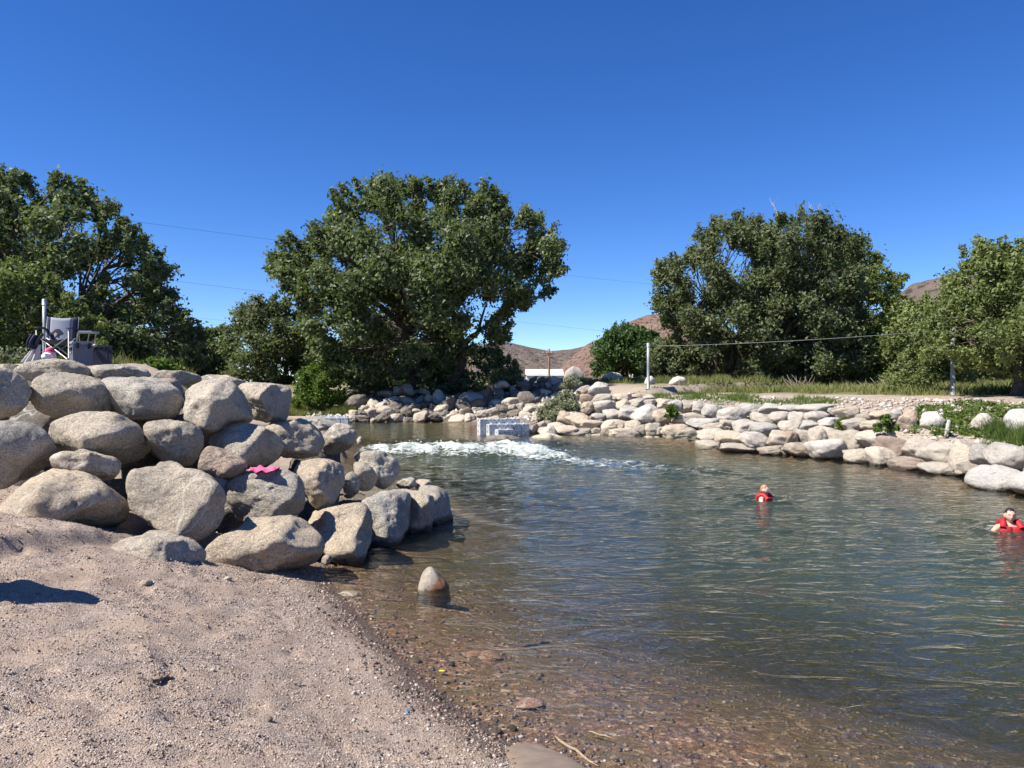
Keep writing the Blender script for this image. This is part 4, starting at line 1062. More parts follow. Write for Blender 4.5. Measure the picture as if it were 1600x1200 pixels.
# trees far behind that close the gaps
BG = 'trees closing the view behind the right bank'
for i, (x0, x1, yt, D, lab) in enumerate([(1060, 1180, 520, 75, 'low dark tree far behind the bulging elm trunks'), (1170, 1300, 500, 78, 'low dark tree far behind the tallest elm'), (1290, 1420, 490, 74, 'low dark tree far behind the feathery yellowish tree'), (1400, 1520, 500, 66, 'low dark tree far behind the mid-sized green tree'), (1500, 1660, 480, 62, 'low dark tree far behind the nearest right elm')]):
    make_tree('elm_tree', lab, 'tree', [(x0, 600), (x0+8, yt+20), (x0+35, yt), ((x0+x1)/2, yt+6), (x1-30, yt-4), (x1-5, yt+25), (x1, 602)], D, ((x0+x1)/2, 600), M['leaf_elm'], 60, 16000, .16, 1.5, 60+i, thick=3, group=BG, trunk_r=.2, trunks=3)
BG2 = 'trees closing the view behind the left bank'
for i, (x0, x1, yt, D, lab) in enumerate([(500, 620, 520, 72, 'low dark tree far behind the left half of the cottonwood'), (600, 730, 530, 74, 'low dark tree far behind the cottonwood trunks'), (180, 330, 520, 60, 'low dark tree behind the tall left cottonwood')]):
    make_tree('elm_tree', lab, 'tree', [(x0, 602), (x0+8, yt+20), (x0+35, yt), ((x0+x1)/2, yt+6), (x1-30, yt-4), (x1-5, yt+25), (x1, 604)], D, ((x0+x1)/2, 602), M['leaf_elm'], 60, 16000, .15, 1.5, 70+i, thick=3, group=BG2, trunk_r=.2, trunks=3)

# ------------------------------------------------------------------ grass and ground cover
def grass_obj(name, pts, h, w, mat, seed, label):
    r0 = np.random.default_rng(seed); n = len(pts)
    a = r0.uniform(0, 2*np.pi, n); hh = h*(0.5+r0.random(n))*(.55+1.0*sstep(-.35, .5, fbm(pts*np.array([.9, .9, 0]), 2, seed+7))); lean = r0.normal(size=(n, 2))*.35*hh[:, None]
    dx = np.stack([np.cos(a), np.sin(a), a*0], 1)*w*(0.6+.8*r0.random(n))[:, None]
    top = pts+np.stack([lean[:, 0], lean[:, 1], hh], 1)
    midp = pts+np.stack([lean[:, 0]*.3, lean[:, 1]*.3, hh*.55], 1)
    v = np.stack([pts-dx, pts+dx, midp+dx*.7, top, midp-dx*.7], 1).reshape(-1, 3)
    b = np.arange(n)[:, None]*5
    f = np.concatenate([b+np.array([[0, 1, 2]]), b+np.array([[0, 2, 4]]), b+np.array([[4, 2, 3]])])
    tint = np.repeat(np.clip(.5+.5*fbm(pts*.35, 2, seed)+r0.normal(size=n)*.2, 0, 1), 5)
    return props(link(name, np_mesh(name, v, f, False, {'tint': tint}), mat), label=label, kind='stuff')
M['grass'] = leaf_mat('grass_dry', (0.08, 0.11, 0.03), (0.31, 0.30, 0.12), .3, .6)
M['cover'] = leaf_mat('ground_cover', (0.055, 0.095, 0.018), (0.15, 0.20, 0.05), .35, .5)
rg = np.random.default_rng(90)
def scatter(n, x0, x1, y0, y1, fn):
    x = rg.uniform(x0, x1, n); y = rg.uniform(y0, y1, n)
    P = np.stack([x, y], 1)
    d, _, _ = seg_dist(P, RP); ins = inside(P, RP)
    m = (~ins) & fn(x, y, d)
    x, y = x[m], y[m]
    return np.stack([x, y, terrain(x, y)-.02], 1)
pn = lambda x, y, s, sd: fbm(p3(x, y, s), 3, sd)
g1 = scatter(170000, 2, 34, 24, 56, lambda x, y, d: (d > 10.5) & (pn(x, y, .3, 91)+.9*sstep(10.5, 14.5, d)-.35 > .1) & (rg.random(len(x)) < np.where(d > 12, .8, .5)))
grass_obj('grass', g1, .27, .018, M['grass'], 91, 'dry green grass strip along the top of the right bank')
g2 = scatter(30000, -14, -9.2, 44.5, 50, lambda x, y, d: d > .8)
g2 = np.concatenate([g2, scatter(60000, -30, -4.4, 15.5, 30, lambda x, y, d: (-x-.285*y > .6) & (d > 4) & (y > 19) & (pn(x, y, .5, 93) > -.05))])
grass_obj('grass', g2, .28, .014, M['grass'], 92, 'green grass behind the left boulder stack')
# leafy ground cover around the pale boulders on the right
cp = []
polyc = np.array([(1432,640),(1470,632),(1520,630),(1600,636),(1680,640),(1680,690),(1560,688),(1500,682),(1470,682),(1425,676)], float)
qq = sample_poly(polyc, 420, rg)
cpts = np.array([hit(a, b)[:] for a, b in qq])
cpts[:, 2] += .05
cme = leaves_mesh('ground_cover', cpts, np.full(len(cpts), .22), np.zeros((len(cpts), 3)), np.full(len(cpts), 60), .042, rg, np.clip(.5+.4*rg.normal(size=len(cpts)), 0, 1), 1.2)
props(link('ground_cover', cme, M['cover']), label='bright green leafy ground cover around the pale boulders on the right', kind='stuff')
tg = np.concatenate([np.array([hit(a, b)[:] for a, b in np.stack([rg.uniform(1540, 1640, 260), rg.uniform(668, 700, 260)], 1)])])
tg = np.repeat(tg, 14, 0)+rg.normal(size=(260*14, 3))*np.array([.12, .12, 0])
grass_obj('grass', tg, .35, .008, M['cover'], 94, 'tufts of long grass below the pale boulders on the right')
tg = np.array([hit(a, b)[:] for a, b in np.concatenate([np.stack([rg.uniform(1020, 1180, 50), rg.uniform(616, 626, 50)], 1), np.stack([rg.uniform(1120, 1300, 50), rg.uniform(623, 633, 50)], 1)])])
tg = np.repeat(tg, 60, 0)+rg.normal(size=(100*60, 3))*np.array([.28, .20, 0])
grass_obj('grass', tg, .16, .012, M['cover'], 95, 'low green weed patches along the path above the boulder wall')

# ------------------------------------------------------------------ gravel: pebbles of the beach, wet edge and bank slopes
def pebbles(name, pts, size, mat, seed, label, flat=.6, sub=1):
    r0 = np.random.default_rng(seed); n = len(pts)
    if sub == 0:
        d = np.array([(1, 0, 0), (-1, 0, 0), (0, 1, 0), (0, -1, 0), (0, 0, 1), (0, 0, -1)], float)
        f = np.array([(0, 2, 4), (2, 1, 4), (1, 3, 4), (3, 0, 4), (2, 0, 5), (1, 2, 5), (3, 1, 5), (0, 3, 5)])
    else: d, f = ico(sub)
    nv = len(d)
    sc = size[:, None]*np.stack([r0.uniform(.7, 1.3, n), r0.uniform(.6, 1.1, n), flat*r0.uniform(.6, 1.3, n)], 1)
    a = r0.uniform(0, 2*np.pi, n); ca, sa = np.cos(a), np.sin(a)
    jit = 1+r0.uniform(-.28, .2, (n, nv))
    v = d[None]*jit[..., None]*sc[:, None, :]
    v = np.stack([v[..., 0]*ca[:, None]-v[..., 1]*sa[:, None], v[..., 0]*sa[:, None]+v[..., 1]*ca[:, None], v[..., 2]], -1)
    v = v+pts[:, None, :]
    ff = (f[None]+np.arange(n)[:, None, None]*nv).reshape(-1, 3)
    tint = np.repeat(r0.random(n), nv)
    return props(link(name, np_mesh(name, v.reshape(-1, 3), ff, sub > 0, {'tint': tint}), mat), label=label, kind='stuff')
def pebble_mat(name, stops, rough):
    k = NT(name)
    t = k.attr('tint').outputs['Fac']
    pos = k.n('NewGeometry').outputs['Position']
    c = k.ramp(t, stops)
    c = k.mix(k.mapr(k.noise(pos, 60, 3).outputs[0], .4, .7, 0, .35), c, (.12, .10, .085))
    return k.done(k.n('BsdfPrincipled', {'Base Color': c, 'Roughness': rough, 'Specular IOR Level': .4}).outputs[0])
M['peb_dry'] = pebble_mat('pebble_dry', [(0, (.10, .075, .06)), (.25, (.23, .17, .135)), (.55, (.36, .275, .22)), (.85, (.48, .40, .33)), (1, (.62, .57, .51))], .85)
M['peb_wet'] = pebble_mat('pebble_wet', [(0, (.025, .022, .02)), (.35, (.075, .055, .042)), (.6, (.12, .08, .06)), (.8, (.20, .11, .075)), (.93, (.26, .23, .19)), (1, (.48, .44, .38))], .35)
M['peb_bed'] = pebble_mat('pebble_bed', [(0, (.07, .05, .035)), (.4, (.13, .092, .065)), (.7, (.19, .125, .085)), (.92, (.26, .18, .13)), (1, (.40, .34, .27))], .5)
M['peb_bank'] = pebble_mat('pebble_bank', [(0, (.28, .23, .19)), (.5, (.42, .37, .31)), (1, (.60, .57, .52))], .9)
rp = np.random.default_rng(99)
def beach_pts(n, fn, zoff):
    # denser close to the viewer
    y = 2.7+(rp.random(n)**1.5)*8.5; x = (rp.uniform(-.72, .6, n))*(y+.4)
    P = np.stack([x, y], 1); d, _, _ = seg_dist(P, RP); ins = inside(P, RP); sd = np.where(ins, -d, d)
    m = fn(x, y, sd)
    x, y, sd = x[m], y[m], sd[m]
    return np.stack([x, y, terrain(x, y)+zoff], 1), sd
pt, sd = beach_pts(190000, lambda x, y, s: (s > .1) & (rp.random(len(x)) < np.clip(.25+.9*sstep(-.25, .3, fbm(p3(x, y, 1.6), 3, 96)), 0, 1)*np.where(s > 2.2, .55, 1)), .001)
pebbles('gravel', pt, .0035+.0085*rp.random(len(pt))**2.0+.001*np.maximum(0, pt[:, 1]-5), M['peb_dry'], 97, 'fine pinkish gravel spread over the beach', .65, 0)
pt, sd = beach_pts(60000, lambda x, y, s: (s < .42+.2*vnoise(p3(x, y, 1.2), 98)) & (s > -.45) & (rp.random(len(x)) < np.exp(-np.abs(s-.02)*1.6)), .002)
pebbles('wet_gravel', pt, .005+.024*rp.random(len(pt))**3.2, M['peb_wet'], 98, 'dark wet pebbles along the water line', .6, 1)
pt, sd = beach_pts(9000, lambda x, y, s: (s > .2) & (s < 1.1) & (rp.random(len(x)) < np.exp(-np.abs(s-.45)*3.0)), .003)
pebbles('gravel', pt, .007+.016*rp.random(len(pt))**2.5, M['peb_dry'], 99, 'pale pebbles heaped just above the wet edge', .65, 1)
pt, sd = beach_pts(14000, lambda x, y, s: (s < -.3) & (s > -4.5), .003)
pebbles('submerged_pebbles', pt, .006+.028*rp.random(len(pt))**4, M['peb_bed'], 100, 'pebbles lying on the shallow river bed', .5, 1)
x = rg.uniform(4, 22, 26000); y = rg.uniform(20, 40, 26000)
P = np.stack([x, y], 1); d, _, _ = seg_dist(P, RP); m = (~inside(P, RP)) & (d > .8) & (d < 8) & (rg.random(len(x)) < np.where(d < 5, .30, .45))
x, y = x[m], y[m]
pt = np.stack([x, y, terrain(x, y)+.02], 1)
pebbles('rubble', pt, .03+.13*rg.random(len(pt))**2.5, M['peb_bank'], 101, 'pale rubble filling the slope between the boulders on the right', .6, 0)
x = rg.uniform(-12, 4, 9000); y = rg.uniform(34, 52, 9000)
P = np.stack([x, y], 1); d, _, _ = seg_dist(P, RP); m = (~inside(P, RP)) & (d > .3) & (d < 9)
pt = np.stack([x[m], y[m], terrain(x[m], y[m])+.03], 1)
pebbles('rubble', pt, .06+.2*rg.random(len(pt))**2, M['peb_bank'], 102, 'loose rubble on the bank below the cottonwood', .6, 0)

# single stones and bits on the beach and in the shallows
def ground_stone(px, py, wpx, hpx, mat, label, seed, name='stone', sink=.25):
    h = hit(px, py)
    D = h.y
    fitted_rock(name, [(px-wpx/2, py-hpx*.35), (px-wpx*.25, py-hpx*.8), (px+wpx*.1, py-hpx), (px+wpx*.42, py-hpx*.6), (px+wpx/2, py-hpx*.1), (px+wpx*.2, py+hpx*sink), (px-wpx*.3, py+hpx*sink)], D, mat, seed, None, 3, 6, 9, .05, label, 'stone')
ground_stone(228, 913, 24, 8, M['rock'], 'pale rounded stone on the sand below the half-buried boulder', 501)
ground_stone(356, 907, 13, 7, M['rock_white'], 'small white stone on the gravel below the wedge-shaped boulder', 502)
ground_stone(425, 888, 11, 8, M['rock_white'], 'little white stone touching the wedge-shaped boulder', 503)
ground_stone(332, 1050, 11, 6, M['rock_white'], 'flat white stone in the middle of the beach gravel', 504)
ground_stone(553, 1085, 11, 6, M['rock_white'], 'small white stone on the gravel left of the blue litter', 505)
ground_stone(775, 1146, 22, 9, M['rock_white'], 'flat cream stone at the wet sand edge near the bottom', 506)
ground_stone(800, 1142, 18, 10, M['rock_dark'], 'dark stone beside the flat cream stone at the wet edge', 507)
ground_stone(706, 1041, 11, 8, M['rock_pink'], 'round orange-pink pebble on the dark wet gravel', 508)
ground_stone(652, 1036, 16, 7, M['rock_white'], 'white stone on the border of dry and wet gravel', 509)
ground_stone(422, 1127, 9, 8, M['rock_dark'], 'dark grey stone on the dry beach gravel near the bottom', 510)
for (px, py, w, h, mt, lab, sd_) in [(825, 1102, 46, 22, M['slab_pink'], 'orange-pink slab lying under the shallow water', 521), (765, 1027, 40, 16, M['slab_pink'], 'reddish slab under water above the orange-pink one', 522), (545, 930, 30, 10, M['slab_tan'], 'tan flat slab at the water edge left of the pointed rock', 523), (740, 1025, 26, 10, M['slab_pink'], 'small brown slab under water left of the reddish slab', 524)]:
    hh = hit(px, py)
    v, f = rock_unit(sd_, 3, 8, 12, .05)
    kx = hh.y/FPX
    v = v/np.ptp(v, axis=0)*np.array([w*kx, h*kx*hh.y/ (CAM_Z-hh.z)*.9, .06])
    o = link('slab', np_mesh('slab', v, f), mt, None, (hh.x, hh.y, hh.z+.01)); props(o, lab, 'slab')

def stick(name, p0, p1, r, mat, label, cat='stick', sunk=False):
    a, b = hit(*p0), hit(*p1); fl = -9 if sunk else 0
    a.z = max(a.z, fl)+r*.7; b.z = max(b.z, fl)+r*.7
    n = 7; tl = np.linspace(0, 1, n)[:, None]
    A, Bq = np.array(a[:]), np.array(b[:])
    pts = A*(1-tl)+Bq*tl+np.concatenate([[[0, 0, 0]], rg.normal(size=(n-2, 3))*r*.7, [[0, 0, 0]]])
    root = np.mean(pts, 0)
    v, f = tubes_np([(pts-root, r*np.array([.6, 1, 1.05, .95, 1, .8, .4])), (np.stack([pts[3]-root, pts[3]-root+np.array([r*3, r*2, r*2.2])]), np.array([r*.5, r*.2]))], 7)
    o = link(name, np_mesh(name, v, f), mat, None, root)
    return props(o, label, cat)
M['driftwood'] = simple_mat('driftwood', (.13, .095, .07), .9, 0, .35, 40)
M['wood_pale'] = simple_mat('driftwood_pale', (.27, .20, .13), .85, 0, .3, 40)
stick('driftwood', (237, 1067), (270, 1061), .014, M['driftwood'], 'short dark driftwood stick on the beach gravel')
stick('driftwood', (868, 1158), (935, 1200), .010, M['wood_pale'], 'long pale stick at the edge of the muddy sand bar')
stick('driftwood', (918, 1153), (958, 1164), .006, M['wood_pale'], 'thin pale twig lying in the shallow water')
stick('driftwood', (822, 1010), (858, 1005), .018, M['driftwood'], 'dark sunken stick in the shallows', sunk=True)
# muddy sand bar
def patch(name, poly, mat, label, kind, lift):
    r0 = np.random.default_rng(5)
    pts = np.array([hit(a, b)[:2] for a, b in poly]); c = pts.mean(0)
    V = [c]; n = len(pts); rings = 10; F = []
    fine = []
    for i in range(n):
        for t in np.linspace(0, 1, 6, endpoint=False): fine.append(pts[i]*(1-t)+pts[(i+1) % n]*t)
    fine = np.array(fine); m = len(fine)
    VV = []
    for r in range(rings+1):
        s = r/rings
        q = c+(fine-c)*s
        z = terrain(q[:, 0], q[:, 1], False)+lift*(1-s**3)-.03*s**4
        VV.append(np.column_stack([q, z]))
    VV = np.concatenate(VV)
    F = [(r*m+i, r*m+(i+1) % m, (r+1)*m+(i+1) % m, (r+1)*m+i) for r in range(rings) for i in range(m)]
    return props(link(name, np_mesh(name, VV, np.array(F)), mat), label=label, kind=kind)
km = NT('wet_mud'); pos = km.n('NewGeometry').outputs['Position']; nz = km.noise(pos, 9, 5, .6).outputs[0]
M['mud'] = km.done(km.n('BsdfPrincipled', {'Base Color': km.ramp(nz, [(.3, (.17, .125, .085)), (.7, (.25, .19, .135))]), 'Roughness': .45, 'Normal': km.bump(nz, .3, .01)}).outputs[0])
patch('mud', [(775,1165),(800,1152),(840,1157),(880,1172),(915,1190),(945,1215),(930,1240),(850,1235),(800,1215),(785,1190)], M['mud'], None, 'structure', .03)

M['litter'] = simple_mat('blue_plastic', (.02, .22, .42), .35, 0, .2, 20)
def crumple(name, px, py, r, mat, label, cat, flat=.5):
    h = hit(px, py)
    v, f = rock_unit(int(px), 3, 10, 16, .3)
    o = link(name, np_mesh(name, v*np.array([r, r*.8, r*flat]), f, False), mat, None, (h.x, h.y, h.z+r*flat*.7))
    return props(o, label, cat)
crumple('litter', 636, 1114, .018, M['litter'], 'crumpled bit of blue plastic litter on the gravel', 'litter')
M['leaf_fallen'] = simple_mat('fallen_leaf', (.50, .46, .06), .6, 0, .2, 30)
h = hit(690, 1055)
lv = np.array([(-1, 0, 0), (-.4, .5, .15), (.4, .45, .1), (1, 0, .2), (.4, -.45, .1), (-.4, -.5, .12), (0, 0, -.02)])*.032
props(link('fallen_leaf', np_mesh('fallen_leaf', lv, np.array([(0, 6, 1), (1, 6, 2), (2, 6, 3), (3, 6, 4), (4, 6, 5), (5, 6, 0)])), M['leaf_fallen'], None, (h.x, h.y, max(h.z, 0)+.015)), 'single yellow fallen leaf on the dark wet gravel', 'leaf')
hw = hit(905, 1008)
wl = leaves_mesh('water_weed', np.array([[0, 0, .02], [.06, .05, .0], [-.07, .02, .0]]), np.full(3, .12), np.zeros((3, 3)), np.full(3, 60), .014, rg, np.full(3, .6), .3)
props(link('water_weed', wl, M['leaf_olive'], None, (hw.x, hw.y, max(hw.z+.03, -.16))), 'clump of green water weed in the shallows', 'water plant')

# ------------------------------------------------------------------ hills, buildings, poles and wires far away
def hill(name, D, prof, depth, mat, seed, y_base=620):
    """ridge seen as prof [(px, py)], a real mound `depth` metres deep"""
    xs = np.array([p[0] for p in prof], float); ys = np.array([p[1] for p in prof], float)
    nxh, nyh = 240, 70
    u = np.linspace(xs[0], xs[-1], nxh); w = np.linspace(-1, 1, nyh)
    Uu, Ww = np.meshgrid(u, w)
    top = CAM_Z-(np.interp(Uu, xs, ys)-600)/FPX*D
    X = (Uu-800)/FPX*D; Y = D+Ww*depth
    sh = np.clip(1-np.abs(Ww)**1.25, 0, 1)
    n = fbm(np.stack([X.ravel()*4.5/depth, Y.ravel()*4.5/depth, X.ravel()*0], 1), 5, seed, .55).reshape(X.shape)
    rid = 1-np.abs(fbm(np.stack([X.ravel()*3.0/depth, Y.ravel()*1.2/depth, X.ravel()*0+9], 1), 4, seed+4, .55).reshape(X.shape))
    rw = np.clip(np.abs(Ww)*2.2, 0, 1)
    Z = -3+(top+3)*sh*((1-rw)+rw*(0.66+.34*rid))+n*top*.10*sh*(.25+.75*rw)
    # keep the crest on its profile
    v = np.stack([X.ravel(), Y.ravel(), Z.ravel()], 1)
    a, b = np.meshgrid(np.arange(nyh-1), np.arange(nxh-1), indexing='ij')
    q = np.stack([a*nxh+b, a*nxh+b+1, (a+1)*nxh+b+1, (a+1)*nxh+b], -1).reshape(-1, 4)
    return props(link(name, np_mesh(name, v, q), mat), kind='structure')
def hill_mat(name, c1, c2, c3, sc):
    k = NT(name)
    pos = k.n('NewGeometry').outputs['Position']
    b1 = k.noise(pos, .02*sc, 5, .65).outputs[0]; b2 = k.noise(pos, .11*sc, 6, .7).outputs[0]
    v = k.n('TexVoronoi', {'Vector': pos, 'Scale': .17*sc}).outputs['Distance']
    base = k.mix(k.mapr(b1, .42, .6), c1, c2)
    base = k.mix(k.mapr(b2, .5, .68, 0, .55), base, c3)
    base = k.mix(k.mapr(v, .28, .40, .85, 0), base, (.07, .075, .05))
    nm = k.bump(b2, 1.0, 14/sc)
    return k.done(k.n('BsdfPrincipled', {'Base Color': base, 'Roughness': 1.0, 'Specular IOR Level': .1, 'Normal': nm}).outputs[0])
M['hill_red'] = hill_mat('hill_red', (.30, .185, .145), (.34, .235, .19), (.23, .165, .125), 1.6)
M['hill_brown'] = hill_mat('hill_brown', (.22, .175, .15), (.25, .19, .16), (.16, .14, .115), .8)
hill('hills', 900, [(560, 590), (640, 565), (720, 545), (780, 532), (800, 535), (830, 543), (860, 548), (890, 545), (930, 535), (980, 545), (1060, 585)], 260, M['hill_brown'], 205)
hill('hills', 430, [(855, 600), (880, 570), (915, 540), (945, 525), (985, 500), (1010, 490), (1035, 488), (1060, 495), (1120, 520), (1200, 560), (1300, 600)], 110, M['hill_red'], 211)
hill('hills', 520, [(1290, 580), (1350, 520), (1400, 466), (1425, 446), (1450, 438), (1478, 428), (1500, 426), (1530, 432), (1580, 470), (1700, 560), (1760, 600)], 150, M['hill_brown'], 217)

M['white_wall'] = simple_mat('white_wall', (.58, .58, .56), .7, 0, .05, 2)
M['grey_roof'] = simple_mat('grey_roof', (.42, .42, .42), .6, 0, .1, 2)
bld = empty('long_building', (at(850, 590, 125).x, 125, 2.2), 'long low white building behind the shaded rock bank', 'building')
bm = bmesh.new(); box_bm(bm, (0, 0, .65), (5.8, 6, 2.6)); bm_obj('wall', bm, M['white_wall'], bld)
bm = bmesh.new()
for s in (-1, 1):
    box_bm(bm, (0, s*1.6, 2.15), (6.1, 3.6, .08), rot=Matrix.Rotation(-s*.30, 4, 'X'))
bm_obj('roof', bm, M['white_wall'], bld)
bm = bmesh.new()
for k in range(4): box_bm(bm, (-2.1+k*1.4, -3.02, .9), (.7, .05, .6))
bm_obj('window', bm, M['slot'], bld)

M['pole_wood'] = simple_mat('pole_wood', (.19, .115, .07), .9, 0, .25, 6)
M['wire'] = simple_mat('wire', (.05, .05, .055), .5, .3, .1, 5)
M['wire_light'] = simple_mat('wire_light', (.22, .23, .23), .45, .5, .1, 5)
def utility_pole(px, ytop, ybase, D, label):
    p = at(px, ybase, D); t = at(px, ytop, D)
    r = empty('utility_pole', p, label, 'utility pole')
    H = t.z-p.z
    tube_obj('pole', [(np.array([[0, 0, -1], [0, 0, H*.5], [0, 0, H]]), np.array([.19, .16, .13]))], M['pole_wood'], r, 8)
    bm = bmesh.new(); box_bm(bm, (0, -.16, H-.7), (2.2, .12, .14)); bm_obj('crossarm', bm, M['pole_wood'], r)
    for k in (-.95, -.35, .35, .95):
        bm = bmesh.new(); bmesh.ops.create_cone(bm, cap_ends=True, segments=8, radius1=.06, radius2=.045, depth=.2, matrix=Matrix.Translation((k, -.16, H-.53)))
        bm_obj('insulator', bm, M['white_wall'], r)
    return r
utility_pole(858, 545, 592, 120, 'brown wooden utility pole beyond the long white building')
utility_pole(735, 558, 605, 90, 'brown wooden utility pole half hidden by the cottonwood')
def wire(name, pts, r, mat, label, sag=0.0, cat='wire'):
    A, Bq = [np.array(at(*p)[:]) for p in pts]
    n = 24; t = np.linspace(0, 1, n)[:, None]
    q = A*(1-t)+Bq*t; q[:, 2] -= sag*4*(t*(1-t))[:, 0]
    c = q.mean(0)
    v, f = tubes_np([(q-c, np.full(n, r))], 5)
    return props(link(name, np_mesh(name, v, f), mat, None, c), label, cat)
wire('power_line', [(-200, 290, 70), (1100, 452, 150)], .013, M['wire'], 'topmost thin power line crossing the sky left of the cottonwood', .6, 'power line')
wire('power_line', [(-100, 392, 70), (1100, 533, 160)], .012, M['wire'], 'middle thin power line crossing the sky left of the cottonwood', .4, 'power line')
wire('power_line', [(-100, 452, 80), (860, 546, 120)], .010, M['wire'], 'lowest thin power line left of the cottonwood running to the far pole', .4, 'power line')
wire('power_line', [(640, 545, 90), (925, 551, 150)], .016, M['wire_light'], 'pale power line across the far brown hill, upper', .2, 'power line')
wire('power_line', [(640, 556, 90), (925, 559, 150)], .016, M['wire_light'], 'pale power line across the far brown hill, lower', .2, 'power line')

# ------------------------------------------------------------------ grey steel gate posts and their cable
M['steel'] = simple_mat('galvanised_steel', (.27, .30, .31), .5, .3, .12, 8)
M['steel_dark'] = simple_mat('weathered_steel', (.20, .21, .21), .6, .05, .15, 8)
def gate_post(px, ytop, D, rad, label, mat, base=None):
    x = (px-800)/FPX*D; zb = gz(x, D) if base is None else base
    H = at(px, ytop, D).z-zb
    r = empty('gate_post', (x, D, zb), label, 'post')
    tube_obj('pipe', [(np.array([[0, 0, -.3], [0, 0, H*.5], [0, 0, H]]), np.array([rad, rad, rad]))], mat, r, 14)
    tube_obj('cap', [(np.array([[0, 0, H-.16], [0, 0, H+.01], [0, 0, H+.04]]), np.array([rad*1.22, rad*1.22, rad*.9]))], mat, r, 14)
    tube_obj('eye_bolt', [(np.array([[rad, 0, H-.22], [rad+.12, 0, H-.22]]), np.array([.02, .02]))], mat, r, 6)
    bm = bmesh.new(); box_bm(bm, (0, 0, .02), (rad*4, rad*4, .04)); bm_obj('base_plate', bm, mat, r)
    return r, zb+H
_, t1 = gate_post(1013, 537, 40, .075, 'slim grey steel post at the top left of the right bank grass', M['steel'])
_, t2 = gate_post(1489, 512, 33, .10, 'grey steel post beneath the boughs of the nearest right elm', M['steel_dark'])
gate_post(69.5, 469, 25, .062, 'grey steel post rising behind the camp chair', M['steel'])
wire('cable', [(1015, 541, 40), (1489, 514.5, 33)], .008, M['wire_light'], 'thin grey cable strung between the two steel posts on the right bank', .12, 'cable')
# plank leaning near the right tree
a, b = at(1572, 612, 34), at(1584, 592, 34)
o = tube_obj('leaning_stake', [(np.array([a[:], b[:]])-np.array(a[:]), np.array([.03, .025]))], M['wood_pale'], None, 6); o.location = a
props(o, 'pale wooden stake leaning by the trunk of the nearest right elm', 'stake')
def twig_pile(px, py, D, n, seed, label, w=1.2):
    r0 = np.random.default_rng(seed); L = []
    for k in range(n):
        s = np.array([r0.uniform(-w, w)*.5, r0.uniform(-.4, .4), 0.0]); e = s+np.array([r0.uniform(-.9, .9), r0.uniform(-.4, .4), r0.uniform(.2, 1.0)])
        L.append((np.stack([s, (s+e)/2+r0.normal(size=3)*.08, e]), np.array([.022, .016, .006])))
    p = at(px, py, D); p.z = gz(p.x, p.y)-.05
    v, f = tubes_np(L, 5)
    props(link('brush_pile', np_mesh('brush_pile', v, f), M['twig'], None, p), label, 'brush')
twig_pile(1255, 602, 46, 40, 301, 'grey pile of dry brush below the tallest elm')
twig_pile(1366, 602, 44, 16, 302, 'dry fallen branch in the grass below the feathery tree', 1.8)

# ------------------------------------------------------------------ camp on the left crest
M['navy'] = simple_mat('navy_fabric', (.012, .017, .045), .85, 0, .2, 60)
M['panel_grey'] = simple_mat('grey_fabric', (.24, .26, .31), .85, 0, .06, 60)
M['tube_white'] = simple_mat('white_tube', (.36, .35, .33), .4, .3, .05, 20)
M['black'] = simple_mat('black_fabric', (.012, .012, .014), .8, 0, .2, 50)
M['tan'] = simple_mat('tan_print', (.35, .29, .22), .85, 0, .1, 60)
def sheet(name, fn, nu, nv, thick, mat, parent):
    """a cloth panel: fn(u,v)->xyz, given thickness"""
    u, v = np.meshgrid(np.linspace(0, 1, nu), np.linspace(0, 1, nv))
    p = np.stack(fn(u.ravel(), v.ravel()), 1)
    a, b = np.meshgrid(np.arange(nv-1), np.arange(nu-1), indexing='ij')
    q = np.stack([a*nu+b, a*nu+b+1, (a+1)*nu+b+1, (a+1)*nu+b], -1).reshape(-1, 4)
    o = link(name, np_mesh(name, p, q), mat, parent)
    md = o.modifiers.new('solid', 'SOLIDIFY'); md.thickness = thick; md.offset = 0
    return o
CD = 14.6
cp_ = at(89, 562, CD); cz = min(gz(cp_.x, cp_.y), cp_.z)
chair = empty('camp_chair', (cp_.x, cp_.y, cp_.z), 'folding camp chair with grey back panel and navy sides on the crest', 'chair', None, math.radians(14))
W2 = .27
def backf(u, v): return ((u-.5)*2*W2, .20+.10*v-.06*np.sin(u*np.pi)*1.0+.06, .32+.50*v+.012*np.cos(u*2*np.pi))
def strip(u0, u1, off=0): return lambda u, v: (lambda a, b: (a[0], a[1]-off, a[2]))(backf(u0+(u1-u0)*u, v), None)
bp = sheet('back_panel', strip(.12, .80), 12, 10, .012, M['panel_grey'], chair)
sheet('side_panel', strip(0, .12), 4, 10, .016, M['navy'], chair)
sheet('side_panel', strip(.80, 1.0), 4, 10, .016, M['navy'], chair)
# emblem printed on the panel: dark crest with a hooked arc, a tan eye and a body
def emb(poly, mat, off):
    pu = np.array(poly, float)
    P = np.stack(strip(.12, .80, off)(pu[:, 0], pu[:, 1]), 1)
    me = bpy.data.meshes.new('emblem'); me.from_pydata([tuple(p) for p in P], [], [tuple(range(len(P)))]); me.update()
    o = link('emblem', me, mat, bp)
    md = o.modifiers.new('solid', 'SOLIDIFY'); md.thickness = .003
emb([(.02,.30),(.14,.44),(.30,.56),(.48,.58),(.62,.48),(.60,.42),(.46,.36),(.44,.26),(.36,.28),(.40,.40),(.28,.46),(.20,.38),(.24,.22),(.34,.12),(.22,.05),(.06,.10)], M['navy'], .012)
emb([(.22,.38),(.30,.44),(.38,.40),(.34,.30),(.26,.26)], M['tan'], .013)
sheet('seat', lambda u, v: ((u-.5)*.50, -.22+.46*v, .40-.05*np.sin(u*np.pi)-.06*v), 8, 8, .014, M['navy'], chair)
tr = .011
